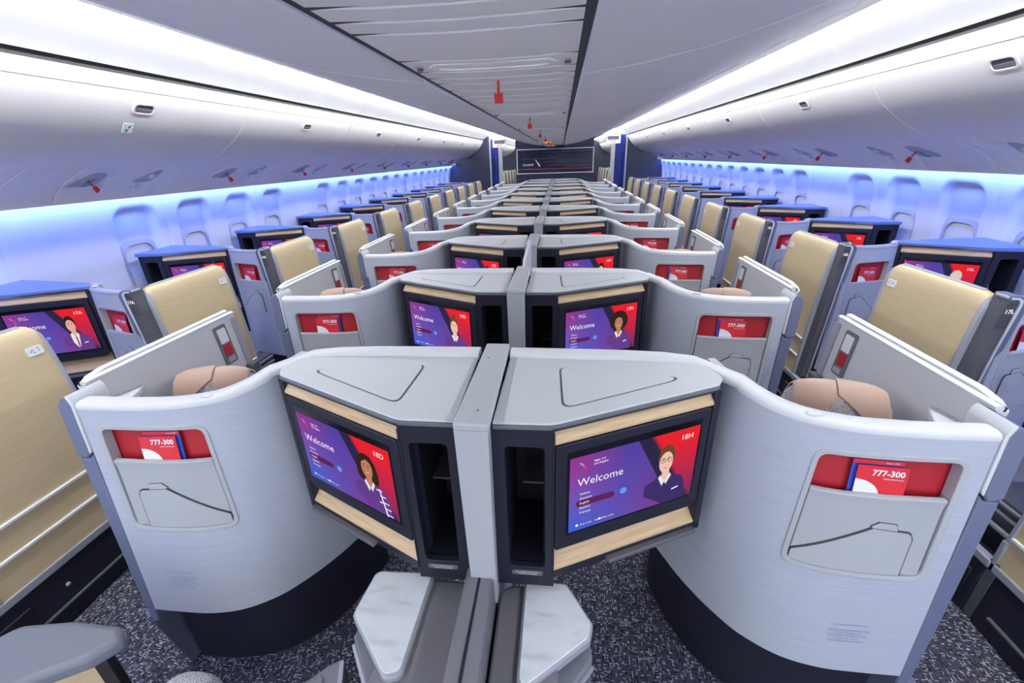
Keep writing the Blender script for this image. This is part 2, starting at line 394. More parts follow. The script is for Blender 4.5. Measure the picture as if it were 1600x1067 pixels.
def wall(s, nm):
    """side wall as a fine grid; window bays pressed into it"""
    base = [(2.60, 0), (2.80, .3), (2.90, .65), (2.945, .9), (2.955, 1.1), (2.945, 1.25), (2.925, 1.4), (2.905, 1.52), (2.89, 1.60), (2.885, 1.66)]
    def bx(z):
        for (x0, z0), (x1, z1) in zip(base, base[1:]):
            if z <= z1: t = (z-z0)/(z1-z0); return x0+(x1-x0)*t
        return base[-1][0]
    if s < 0: cs = [2.96+.55*n for n in range(0, 19) if n != 4]
    else: cs = [2.84+.546*n for n in range(0, 20) if n != 4]
    SEAMS[nm] = cs
    seams = ([2.10, 3.22, 4.33, 5.40]+[5.40+1.1*n for n in range(1, 7)]) if s < 0 else ([1.95, 3.13, 4.22, 5.32]+[5.32+1.092*n for n in range(1, 7)])
    ys = []; y = Y0
    while y < 13.0:
        ys.append(y); y += (.25 if y < 1.4 else .0125)
    ys += [13.0, Y1]
    zs = [0, .5, .72]+[.76+.02*i for i in range(46)]
    V = []; 
    for y in ys:
        c = min(cs, key=lambda q: abs(q-y)); dy = abs(y-c)
        sm = min([abs(y-q) for q in seams])
        for z in zs:
            x = bx(z)
            # rounded-top bay: half width .185, top 1.545
            hw = .185; topz = 1.535; r = .11
            qx = max(dy-(hw-r), 0); qz = max(z-(topz-r), 0)
            sd = math.hypot(qx, qz)-r if (qx > 0 or qz > 0) else -r
            if z < topz-r: sd = dy-hw
            k = min(1, max(0, -sd/.045)); k = k*k*(3-2*k)
            depth = .05*k*(1 if z < 1.3 else 1)
            x += depth
            if sm < .009: x += .006
            V.append((s*x, y, z))
    nz = len(zs); F = [(i*nz+j, (i+1)*nz+j, (i+1)*nz+j+1, i*nz+j+1) for i in range(len(ys)-1) for j in range(nz-1)]
    m = MB().add(V, F); o = m.build(f'wall_{nm}', 'wall', angle=60, recalc=False); tag(o, kind='structure')
    # windows
    for n, c in enumerate(cs):
        g = empty(f'window_{len([q for q in bpy.data.objects if q.name.startswith("window_")])+1}', (s*2.97, c, 1.1)); tag(g, kind='structure')
        global ORG
        ORG = Vector(g.location)
        X = lambda z, d: bx(z)+.05-d
        o2 = rrect(c-.165, c+.165, .84, 1.29, .12, 8); i2 = rrect(c-.125, c+.125, .87, 1.262, .095, 8)
        MB().ring([(s*X(z, .006), y, z) for y, z in o2], [(s*X(z, .014), y, z) for y, z in i2], [(s*X(z, -.045), y, z) for y, z in o2], [(s*X(z, -.045), y, z) for y, z in i2]).build('window_frame', 'wallring', g)
        MB().prism([(s*X(z, -.020), y, z) for y, z in i2], [(s*X(z, -.034), y, z) for y, z in i2]).build('window_shade', 'shade', g)
        ORG = Vector((0, 0, 0))

ORD = ['nearest', 'second', 'third', 'fourth', 'fifth', 'sixth', 'seventh', 'eighth', 'ninth', 'tenth', 'eleventh', 'twelfth', 'thirteenth', 'fourteenth', 'fifteenth', 'sixteenth']
def build_bins():
    global ORG
    L = 1.62
    for s, nm, st in ((-1, 'left', 3.20-2*L), (1, 'right', 3.12-2*L)):
        ORG = Vector((s*2.2, st, 1.8)); root = empty('overhead_bin', ORG)
        pts = BINPROF
        n = len(pts); G = lambda off, e: [(s*(x+off*.8), st+e, z+off*.5) for x, z in pts]
        F = [[(s*x, st+e, z) for e in (.004, .03, L/2, L-.03, L-.004)] for x, z in pts]
        B = [[(s*(x+.03), q, z+.03) for _, q, z in r] for (x, z), r in zip(pts, F)]
        MB().sheet(F, B).build('bin_door', 'bin', root, bevel=.004)
        # top rail above the door
        rp = [(1.960, 2.212), (1.968, 2.19), (1.990, 2.150), (2.03, 2.155), (2.06, 2.20), (2.06, 2.212)]
        MB().prism([(s*x, st+.003, z) for x, z in rp], [(s*x, st+L-.003, z) for x, z in rp]).build('bin_rail', 'bin', root, bevel=.003)
        # latch in a pill-shaped bezel, on the bulge
        c = Vector((2.034, 2.076)); tg = Vector((.045, -.055)).normalized(); nn = Vector((-tg.y, tg.x)); nn = Vector((-abs(nn.x), -abs(nn.y)))
        def Lm(u, v, d): p = c+tg*(-v)+nn*d; return (s*p.x, st+L/2+u, p.y)
        o2 = rrect(-.068, .068, -.034, .034, .03, 6); i2 = rrect(-.055, .055, -.023, .023, .021, 6)
        bz = MB().ring([Lm(u, v, .006) for u, v in o2], [Lm(u, v, .007) for u, v in i2], [Lm(u, v, -.004) for u, v in o2], [Lm(u, v, -.004) for u, v in i2]).build('latch_bezel', 'bin', root, bevel=.002)
        MB().prism([Lm(u, v, .0015) for u, v in i2], [Lm(u, v, -.003) for u, v in i2]).build('latch_pocket', 'dgrey', bz)
        lo = rpoly([(-.052, -.018), (.048, -.018), (.05, -.002), (-.052, .001)], .006)
        MB().prism([Lm(u, v, .005) for u, v in lo], [Lm(u, v, .0) for u, v in lo]).build('latch_paddle', 'mgrey', bz)
        # small printed marks on the rail
        mk = MB()
        for q in (-.03, 0, .03): mk.box(s*1.9685, s*1.972, st+L*.62+q-.008, st+L*.62+q+.008, 2.199, 2.208)
        mk.build('printed_marks', 'paper', root)
        ORG = Vector((0, 0, 0))
        k = 0
        for j in range(-1, 14):
            y = st+j*L
            if j == 0: o = root
            else: o = copy_tree(root); o.location = (s*2.2, y, 1.8)
            vis = y+L > .9
            far = y > 12.5
            if y > 13.2 and y > 20: pass
            if not vis:
                tag(o, f'white overhead bin above the {nm} window seats, beside and behind the camera', 'overhead bin', f'overhead bins along the {nm} side'); continue
            if far: lab = f'white overhead bin far beyond the {nm} end bulkhead'
            else:
                lab = f'white curved overhead bin, {ORD[k]} along the {nm} side from the camera'
                if s < 0 and k == 1: lab = 'white curved overhead bin on the left with a green mark under its latch'
            tag(o, lab, 'overhead bin', f'overhead bins beyond the {nm} bulkhead' if far else f'overhead bins along the {nm} side'); k += 1
            if s < 0 and abs(y+L/2-2.39) < .3:
                def Sm(u, v, d=.002):
                    z = 1.985+v; x = 2.116-(v)*.85; return (s*(x-.0-d), y+L/2-.055+u, z-d)
                mm = MB(); mm.prism([Sm(a, b, .003) for a, b in rrect(-.03, .03, -.022, .022, .003, 1)], [Sm(a, b, .001) for a, b in rrect(-.03, .03, -.022, .022, .003, 1)])
                c2 = mm.build('sticker', 'paper', None); c2.parent = o; c2.location = -Vector(o.location)
                for aa in ([(-.012, -.016), (.002, -.012), (.0, -.002), (-.012, -.004)], [(.0, .0), (.012, .004), (.012, .016), (.001, .010)]):
                    g = MB().prism([Sm(a, b, .0045) for a, b in aa], [Sm(a, b, .003) for a, b in aa]).build('green_cross', 'green', None); g.parent = c2
    # passenger service panels
    PLn = 1.16
    for s, nm, st in ((-1, 'left', 2.05), (1, 'right', 3.04)):
        st0 = st-PLn*(3 if s < 0 else 4)
        ORG = Vector((s*2.65, st0, 1.7)); root = empty('service_panel', ORG)
        m = MB()
        for a, b in zip([0, .31, .57, .80, .88, 1.02, 1.07], [.31, .57, .80, .88, 1.02, 1.07, 1.16]):
            F = [[(s*x, st0+e, z) for e in (a+.003, b-.003)] for x, z in PSUPROF]; B = [[(s*(x+.01), q, z+.03) for _, q, z in r] for (x, z), r in zip(PSUPROF, F)]
            m.sheet(F, B)
        m.build('panel', 'bin2', root, bevel=.004)
        m = MB(); F = [[(s*(x+.014), st0+e, z+.024) for e in (0, PLn)] for x, z in PSUPROF]; B = [[(a+s*.004, b, c+.01) for a, b, c in r] for r in F]
        m.sheet(F, B).build('backing', 'groove', root)
        c0 = Vector((2.66, 1.718)); tg = Vector((.10, -.045)).normalized(); nn = Vector((-.41, -.91)).normalized()
        def Pm(y, v, d): p = c0+tg*v+nn*d; return (s*p.x, st0+y, p.y)
        # mask door (long raised oval) with print
        ov = rpoly([(.40, -.12), (.50, -.11), (.52, .02), (.46, .13), (.34, .15), (.33, .02)], .045)
        md = MB().prism([Pm(a, b, .006) for a, b in ov], [Pm(a, b, -.004) for a, b in ov]).build('mask_door', 'grey', root, bevel=.003)
        mm = MB()
        for q in range(3): mm.prism([Pm(a, b, .0075) for a, b in rrect(.42+q*.018, .428+q*.018, -.05, .06, .001, 1)], [Pm(a, b, .006) for a, b in rrect(.42+q*.018, .428+q*.018, -.05, .06, .001, 1)])
        mm.build('print', 'ink', md)
        fld = rpoly([(.83, -.13), (.89, -.13), (.91, .0), (.86, .14), (.76, .16), (.77, .0)], .035)
        MB().prism([Pm(a, b, .004) for a, b in fld], [Pm(a, b, -.004) for a, b in fld]).build('nozzle_field', 'grey', root, bevel=.002)
        for v in (-.055, .065):
            nz = MB(); cc = Vector(Pm(.84-(v+.05)*.35, v, .0)); nrm = Vector((s*nn.x, 0, nn.y)); ax = Vector((0, 1, 0)); ay = nrm.cross(ax)
            rings = [(.024, .004), (.024, .012), (.018, .022), (.012, .024), (.010, .016)]
            vs = [cc+nrm*h+(ax*math.cos(t*math.pi/7)+ay*math.sin(t*math.pi/7))*r for r, h in rings for t in range(14)]
            fs = [(i*14+t, i*14+(t+1) % 14, (i+1)*14+(t+1) % 14, (i+1)*14+t) for i in range(4) for t in range(14)]+[tuple(4*14+t for t in range(14))]
            nz.add(vs, fs); nz.build('air_nozzle', 'trim', root)
        ORG = Vector((0, 0, 0)); k = 0
        for j in range(0, 13):
            y = st0+j*PLn
            if y+PLn > 13: break
            if j == 0: o = root
            else: o = copy_tree(root); o.location = (s*2.65, y, 1.7)
            if y+PLn < 1.2:
                tag(o, f'off-white service panel with air nozzles over the {nm} windows beside the camera', 'service panel', f'service panels over the {nm} windows'); continue
            tag(o, f'off-white service panel with air nozzles, {ORD[k]} over the {nm} windows', 'service panel', f'service panels over the {nm} windows'); k += 1
    # red tags hanging from the service panels
    def red_tag(loc, s, lab, grp, ang, proto=[]):
        global ORG
        if not proto or True:
            ORG = Vector(loc); t = empty('red_tag', loc)
            rot = Matrix.Rotation(ang, 3, 'Y')
            def T(x, z, y): v = rot @ Vector((x*.62, 0, z*.62)); return (loc[0]+v.x, loc[1]+y, loc[2]+v.z)
            a = [(-.007, 0), (.007, 0), (.007, -.075), (-.007, -.075)]
            MB().prism([T(x, z, -.002) for x, z in a], [T(x, z, .002) for x, z in a]).build('strap', 'tag', t)
            b = rpoly([(-.024, -.07), (-.012, -.075), (.012, -.075), (.024, -.07), (.024, -.125), (-.024, -.125)], .004, 2)
            MB().prism([T(x, z, -.003) for x, z in b], [T(x, z, .003) for x, z in b]).build('flag', 'tag', t)
            tag(t, lab, 'tag', grp); ORG = Vector((0, 0, 0))
    for i in range(8):
        red_tag((-.02, 1.70+1.62*i, 2.03), 1, f'red pull tag hanging from the centre ceiling, {ORD[i]} in its row', 'red tags along the centre ceiling', 0)
    for i in range(9):
        red_tag((-2.63, 2.47+1.16*i, 1.725), -1, f'small red pull tag on the left service panels, {ORD[i]} in its row', 'red tags along the left service panels', -.6)
    for i in range(8):
        red_tag((2.63, 3.5+1.16*i, 1.725), 1, f'small red pull tag on the right service panels, {ORD[i]} in its row', 'red tags along the right service panels', .6)

# ------------------------------------------------------------------ suites
def dense(polys, step=.03):
    n = len(polys[0]); out = [[] for _ in polys]
    for i in range(n):
        k = max(1, int(math.dist(polys[0][i], polys[0][(i+1) % n])/step))
        for q, P in enumerate(polys):
            a, b = P[i], P[(i+1) % n]
            for j in range(k): out[q].append((a[0]+(b[0]-a[0])*j/k, a[1]+(b[1]-a[1])*j/k))
    return out
class Plan:
    """a leaning, curved shell face: plan curves at the top and at the bottom"""
    def __init__(s, top, bot, z0, ztab):
        s.T, s.B, s.z0, s.Z = top, bot, z0, ztab
        d = [0]
        for a, b in zip(top, top[1:]): d.append(d[-1]+math.dist(a, b))
        s.d = d; s.L = d[-1]
    def t(s, u):
        u = max(0, min(s.L, u))
        for i in range(len(s.d)-1):
            if u <= s.d[i+1]+1e-9: return i+(u-s.d[i])/(s.d[i+1]-s.d[i])
        return len(s.d)-1
    def ztop(s, u): return catmull([(z,) for z in s.Z], s.t(u))[0]
    def P(s, u, z, d=0.0):
        def q(u_):
            t = s.t(u_); a = catmull(s.T, t); b = catmull(s.B, t); k = (z-s.z0)/(1.11-s.z0)
            return Vector((b[0]+(a[0]-b[0])*k, b[1]+(a[1]-b[1])*k))
        p = q(u); a = q(min(s.L, u+.01)); b = q(max(0, u-.01)); tg = (a-b).normalized()
        n = Vector((-tg.y, tg.x))
        if n.y > 0: n = -n
        if abs(n.y) < .3 and n.x > 0 and s.T[0][0] < s.T[-1][0]: pass
        p = p+n*d
        return (p.x, p.y, z)
CEN = Plan([(1.278, .985), (1.15, .985), (1.05, .987), (.95, .995), (.85, 1.015), (.78, 1.045), (.72, 1.09), (.685, 1.14), (.665, 1.20), (.65, 1.27)],
           [(1.205, .875), (1.08, .875), (.98, .88), (.88, .905), (.79, .96), (.735, 1.02), (.685, 1.09), (.64, 1.17), (.60, 1.26), (.55, 1.37)],
           .35, [1.108, 1.108, 1.110, 1.114, 1.124, 1.138, 1.158, 1.175, 1.185, 1.185])
WIN = Plan([(2.02, .765), (2.08, .778), (2.18, .805), (2.28, .833), (2.34, .858), (2.37, .89), (2.385, .95)],
           [(1.95, .68), (2.01, .693), (2.11, .72), (2.21, .748), (2.27, .775), (2.30, .81), (2.32, .87)],
           .38, [1.185, 1.18, 1.175, 1.175, 1.18, 1.188, 1.19])
def pocket(pl, S, root, u0, u1, z0, z1, zr):
    """recessed literature pocket: ring, red lining, lower flap with hinged lid"""
    sk = lambda z: 0
    P = lambda u, z, d: pl.P(u, z, d)
    o2 = rrect(u0-.014, u1+.014, z0-.014, z1+.014, .036, 7); i2 = rrect(u0, u1, z0, z1, .024, 7); o2, i2 = dense([o2, i2])
    fr = MB().ring([P(u, z, .0035) for u, z in o2], [P(u, z, .0025) for u, z in i2], [P(u, z, -.004) for u, z in o2], [P(u, z, -.03) for u, z in i2]).build('pocket_rim', 'grey', root, S, bevel=.002)
    # lining: back plate
    nb = 10; us = [u0-.01+(u1-u0+.02)*i/nb for i in range(nb+1)]
    F = [[P(u, z, -.032) for z in (z0-.01, z1+.01)] for u in us]; B = [[P(u, z, -.036) for z in (z0-.01, z1+.01)] for u in us]
    MB().sheet(F, B).build('pocket_lining', 'red', root, S)
    # flap in front, lower part
    zz = [z0+.002, z0+.01, zr-.03, zr-.015, zr-.004, zr]
    dd = [-.003, -.003, -.003, .0, .002, -.006]
    F = [[P(u0+.003+(u1-u0-.006)*i/nb, z, d) for z, d in zip(zz, dd)] for i in range(nb+1)]
    B = [[P(u0+.003+(u1-u0-.006)*i/nb, z, -.012) for z, d in zip(zz, dd)] for i in range(nb+1)]
    fl = MB().sheet(F, B).build('pocket_flap', 'grey', root, S, bevel=.002)
    W = u1-u0; H = zr-z0
    # hinged lid with grip tab; dark gap around
    lid = [(u0+.15*W, z0+.003), (u0+.15*W, z0+.56*H), (u0+.46*W, z0+.60*H), (u0+.97*W, z0+.16*H), (u0+.985*W, z0+.003)]
    def grow(pts, g):
        c = Vector((sum(p[0] for p in pts)/len(pts), sum(p[1] for p in pts)/len(pts)))
        return [tuple(Vector(p)+(Vector(p)-c).normalized()*g) for p in pts]
    def lidsheet(g, d0, d1):
        uu = [.15-g/W+0*i for i in (0,)]+[.165, .19, .25, .33, .41, .46]+[.46+(.97-.46)*i/6 for i in range(1, 7)]+[.985+g/W]
        def zt(t):
            if t < .46: v = z0+(.56+.04*(t-.15)/.31)*H; e = (t-(.15-g/W))/.05; return v+g-(0 if e > 1 else .018*(1-math.sqrt(max(0, 1-(1-e)**2))))
            if t <= .97: return z0+(.60-.44*(t-.46)/.51)*H+g*1.4
            return z0+.14*H+g
        F = [[P(u0+t*W, z, d0) for z in (z0+.003, (z0+zt(t))/2, zt(t))] for t in uu]; B = [[P(u0+t*W, z, d1) for z in (z0+.003, (z0+zt(t))/2, zt(t))] for t in uu]
        return MB().sheet(F, B)
    lidsheet(.0032, .0012, -.004).build('lid_gap', 'groove', fl, S)
    lidsheet(0, .0024, -.003).build('lid', 'grey', fl, S)
    tb = [(u0+.27*W, z0+.585*H), (u0+.29*W, z0+.66*H), (u0+.42*W, z0+.675*H), (u0+.49*W, z0+.61*H)]
    b = rpoly(grow(tb, .0025), .003, 2); a = rpoly(tb, .003, 2)
    MB().prism([P(u, z, -.001) for u, z in b], [P(u, z, -.004) for u, z in b]).build('tab_gap', 'groove', fl, S)
    MB().prism([P(u, z, .003) for u, z in a], [P(u, z, -.003) for u, z in a]).build('grip_tab', 'grey', fl, S, bevel=.0015)
def shell_panel(pl, S, root, hu0, hu1, hz0, hz1, z0):
    us = sorted(set([round(pl.L*i/34, 4) for i in range(35)]+[hu0, hu1])); us = [u for u in us if not any(abs(u-h) < .004 and u != h for h in (hu0, hu1))]
    ts = [z0, z0+.02, .45, .55, .62, hz0, .75, .82, .9, .98, hz1, None]
    ts = [t for i, t in enumerate(ts)]
    F = []; B = []
    for u in us:
        zt = pl.ztop(u); col = [zt if t is None else t for t in ts]
        F.append([pl.P(u, z, 0) for z in col]); B.append([pl.P(u, z, -.024) for z in col])
    j0 = ts.index(hz0); j1 = ts.index(hz1)
    return MB().sheet(F, B, hole=lambda i, j: hu0-1e-6 <= us[i] < hu1-1e-6 and j0 <= j < j1).build('shell_panel', 'shell', root, S, angle=50)
LABTXT = 'Fasten seat belt while seated\n\nDuring taxi, takeoff and landing\nFasten shoulder belt\nFully lower and latch armrest\nOpen suite door\nFully extend privacy divider'
def monitor_unit(S, root, I, O, window):
    """angled screen unit; I = near inner plan corner, O = far outer one. Returns monitor object and screen frame"""
    I = Vector(I); O = Vector(O); W = (O-I).length; k = W/.486; ud = (O-I)/W; n = Vector((ud.y, -ud.x))
    if n.y > 0: n = -n
    def Q(u, z, d=0.0): p = I+ud*(u*k)+n*d; return (p.x, p.y, z)
    # housing rails
    h = MB()
    def bar(u0, u1, z0, z1, d0, d1, mb): mb.prism([Q(u0, z0, d0), Q(u1, z0, d0), Q(u1, z1, d0), Q(u0, z1, d0)], [Q(u0, z0, d1), Q(u1, z0, d1), Q(u1, z1, d1), Q(u0, z1, d1)])
    bar(.474, .495, .695, 1.188, .004, -.06, h); bar(-.002, .495, .695, .722, .004, -.06, h); bar(-.002, .495, 1.184, 1.190, .004, -.06, h)
    bar(-.002, .003, .722, 1.176, .003, -.06, h)
    h.build('screen_housing', 'char', root, S, bevel=.003)
    b = MB(); bar(.0, .476, .72, 1.18, -.028, -.034, b); b.build('wood_backing', 'wood', root, S)
    b = MB()  # bottom wood ledge, sloping
    b.prism([Q(.003, .722, .002), Q(.003, .728, .002), Q(.003, .76, -.028), Q(.003, .722, -.028)], [Q(.474, .722, .002), Q(.474, .728, .002), Q(.474, .76, -.028), Q(.474, .722, -.028)])
    b.build('wood_ledge', 'wood', root, S); b = MB()
    b.prism([Q(.003, 1.144, .002), Q(.003, 1.1515, .003), Q(.003, 1.184, -.022), Q(.003, 1.144, -.028)], [Q(.474, 1.144, .002), Q(.474, 1.1515, .003), Q(.474, 1.184, -.022), Q(.474, 1.144, -.028)])
    b.build('wood_slat', 'wood', root, S)
    # monitor
    fr = rpoly([(.004, .800), (.44, .800), (.468, .82), (.468, 1.140), (.004, 1.140)], [.006, .02, .01, .006, .006], 4)
    mo = MB().prism([Q(u, z, .006) for u, z in fr], [Q(u, z, -.027) for u, z in fr]).build('monitor', 'char', root, S, bevel=.0025)
    gl = rrect(.034, .442, .846, 1.114, .003, 2)
    MB().prism([Q(u, z, .0068) for u, z in gl], [Q(u, z, .004) for u, z in gl]).build('screen_glass', 'glass', mo, S)
    # tray handle
    hb = rrect(.165, .47, .700, .714, .006, 4)
    MB().prism([Q(u, z, .024) for u, z in hb], [Q(u, z, .003) for u, z in hb]).build('tray_handle', 'dgrey', root, S, bevel=.003)
    # viewer frame: left-bottom corner of the picture, right vector
    if S > 0:
        A = (ud.x > 0)
    q0 = Q(.041, .852, .0072); q1 = Q(.436, .852, .0072)
    p0 = Vector((S*q0[0], q0[1], q0[2])); p1 = Vector((S*q1[0], q1[1], q1[2]))
    if p0.x > p1.x: p0, p1 = p1, p0
    rt = (p1-p0); Wd = rt.length; rt.normalize(); up = Vector((0, 0, 1)); nn = rt.cross(up).normalized()
    Hd = .243
    D = lambda a, b_, e=0.0: p0+rt*(a*Wd)+up*(b_*Hd)+nn*e
    vs = [D(0, 0), D(1, 0), D(1, 1), D(0, 1)]
    me = bpy.data.meshes.new('display'); me.from_pydata([tuple(v-ORG) for v in vs], [], [(0, 1, 2, 3)]); me.materials.append(M['scr'])
    uvl = me.uv_layers.new(name='UVMap')
    for li, c in enumerate(((0, 0), (1, 0), (1, 1), (0, 1))): uvl.data[li].uv = c
    o = bpy.data.objects.new('display', me); COL.objects.link(o); o.parent = mo
    return mo, (p0, rt, up, nn, Wd, Hd)
FR = {}
def picture(mo, fr, number, var, org):
    """lettering and portrait of the welcome picture, as flat shapes of the display"""
    global ORG
    ORG = org
    p0, rt, up, nn, Wd, Hd = fr
    D = lambda a, b, e=.0004: p0+rt*(a*Wd)+up*(b*Hd)+nn*e
    asp = Wd/Hd
    text('welcome_lettering', 'Welcome', .034, 'lit', mo, D(.055, .66), rt, up, lift=.0006)
    text('seat_number', number, .024, 'lit', mo, D(.895, .885), rt, up, 'CENTER', lift=.0006)
    text('flight_lettering', 'Flight 117\nLos Angeles', .0085, 'lit', mo, D(.17, .885), rt, up, lift=.0006, bold=.0001)
    text('menu_lettering', 'Italiano\nDeutsch\nEnglish\nEspañol\nFrançais', .0105, 'lit', mo, D(.075, .38), rt, up, lift=.0009)
    text('hint_lettering', 'Kids mode    Accessibility mode', .0080, 'lit', mo, D(.085, .075), rt, up, lift=.0006)
    def poly(mb, pts, mi, e): mb.add([D(a, b, e) for a, b in pts], [tuple(range(len(pts)))], mi)
    ci = lambda cx, cy, r, n=16, ry=None: [(cx+r*math.cos(t*2*math.pi/n), cy+(ry if ry else r*asp)*math.sin(t*2*math.pi/n)) for t in range(n)]
    def sym(name, mat, pts, e=.0005):
        L = MB(); poly(L, pts, 0, e); L.build(name, mat, mo, recalc=False, smooth=False)
    L = MB(); poly(L, [(.060, .93), (.085, .915), (.105, .87), (.085, .88)], 0, .0005); poly(L, [(.082, .885), (.105, .87), (.125, .83), (.105, .825), (.095, .86)], 1, .0005)
    L.build('bird_mark', ['sblue', 'sred'], mo, recalc=False, smooth=False)
    sym('menu_bar', 'pill', [(.05+x, .335+y) for x, y in rrect(0, .29, 0, .085, .035, 5)])
    sym('arrow_button', 'dot', ci(.41, .38, .026)); sym('hint_icon', 'lit', ci(.062, .075, .011, 10)); sym('hint_icon', 'lit', ci(.235, .075, .011, 10))
    def poly(mb, pts, mi, e): mb.add([D(min(.995, .745+(a-.75)*1.08), max(0, b*1.06-.045), e) for a, b in pts], [tuple(range(len(pts)))], mi)
    # portrait
    G = MB(); mats = ['hair', 'skinA', 'suit', 'shirt', 'lips', 'suitlt', 'hairlt']
    v = var
    if v in ('curly', 'afro'): mats[1] = 'skinB'
    if v == 'man': mats[1] = 'skinA'
    if v in ('bun', 'glasses'): mats[1] = 'skinC'; mats[0] = 'hairbr'
    if v == 'old': mats[1] = 'skinC'; mats[0] = 'hairlt'
    cx, cy = .745, .60
    e = .0005
    # shoulders
    body = [(.60, .36), (.655, .40), (.70, .435), (.72, .45), (.785, .45), (.83, .41), (.89, .37), (.915, .28), (.93, 0), (.75, 0), (.60, .22)]
    poly(G, body, 5 if v != 'glasses' else 2, e)
    if v == 'curly':
        for i, (a, b) in enumerate([(.84, .38), (.87, .31), (.89, .23), (.90, .15), (.91, .07)]):
            poly(G, [(a-.035, b-.012), (a+.02, b-.012), (a+.02, b+.004), (a-.035, b+.004)], 3, e+.0002)
        poly(G, [(.83, .40), (.842, .40), (.885, .02), (.87, .02)], 3, e+.0002)
        hair = [(.66, .45), (.645, .55), (.655, .68), (.69, .78), (.74, .82), (.80, .79), (.835, .71), (.85, .58), (.845, .46), (.80, .42), (.70, .42)]
        poly(G, hair, 0, e+.0001)
    if v == 'afro': poly(G, ci(.75, .66, .12, 22, .21), 0, e+.0001)
    if v in ('bun', 'glasses', 'man', 'old', 'bob'): poly(G, ci(.75, .675, .062 if v != 'old' else .072, 20, .165), 0, e+.0001)
    if v == 'bun': poly(G, ci(.76, .86, .022), 0, e+.0001)
    if v == 'bob': poly(G, [(.69, .50), (.685, .68), (.815, .68), (.81, .50)], 0, e+.0001)
    poly(G, [(.725, .38), (.725, .52), (.78, .52), (.785, .38), (.755, .33)], 1, e+.0003)
    poly(G, ci(.748, .615, .052, 22, .135), 1, e+.0004)
    # collar / shirt
    if v in ('man', 'old'):
        poly(G, [(.70, .43), (.725, .46), (.755, .36), (.735, .12), (.70, .25)], 3, e+.0005); poly(G, [(.755, .36), (.785, .46), (.80, .42), (.77, .16), (.74, .12)], 3, e+.0005)
        poly(G, [(.745, .37), (.765, .37), (.765, .16), (.745, .14)], 4, e+.0007)
    else:
        poly(G, [(.715, .46), (.70, .42), (.735, .30), (.75, .36)], 3, e+.0005); poly(G, [(.79, .46), (.80, .42), (.765, .31), (.755, .36)], 3, e+.0005)
    poly(G, [(.82, .20), (.87, .215), (.87, .235), (.82, .22)], 3, e+.0005)
    # features
    for q in (-.02, .02): poly(G, ci(.746+q, .645, .006, 8), 0, e+.0006)
    for q in (-.02, .02): poly(G, [(.735+q, .668), (.757+q, .668), (.757+q, .675), (.735+q, .675)], 0, e+.0006)
    poly(G, [(.726, .565), (.75, .545), (.772, .565), (.75, .53)], 4, e+.0006); poly(G, [(.729, .563), (.769, .563), (.75, .549)], 3, e+.0007)
    poly(G, [(.744, .63), (.750, .63), (.754, .592), (.741, .592)], 4 if False else 1, e+.0005)
    if v == 'glasses':
        for q in (-.024, .024):
            a = ci(.748+q, .642, .020, 14, .030); b = ci(.748+q, .642, .016, 14, .024)
            a, b = [[(.745+(x_-.75)*1.08, y_*1.06-.045) for x_, y_ in q_] for q_ in (a, b)]
            G.add([D(*p, e+.0009) for p in a]+[D(*p, e+.0009) for p in b], [(i, (i+1) % 14, 14+(i+1) % 14, 14+i) for i in range(14)], 0)
    # scalp line
    if v in ('man', 'bun', 'glasses', 'old', 'bob'):
        poly(G, [(.695, .70), (.70, .745), (.725, .79), (.75, .80), (.78, .785), (.80, .745), (.803, .70), (.79, .735), (.75, .752), (.71, .735)], 0, e+.0006)
    if v == 'afro': poly(G, [(.69, .66), (.70, .74), (.75, .78), (.80, .74), (.81, .66), (.79, .71), (.75, .735), (.71, .71)], 0, e+.0006)
    if v == 'curly': poly(G, [(.69, .62), (.70, .74), (.75, .78), (.80, .74), (.81, .62), (.795, .70), (.75, .74), (.705, .69)], 0, e+.0006)
    G.build('portrait', mats, mo, recalc=False, smooth=False)
    ORG = Vector((0, 0, 0))

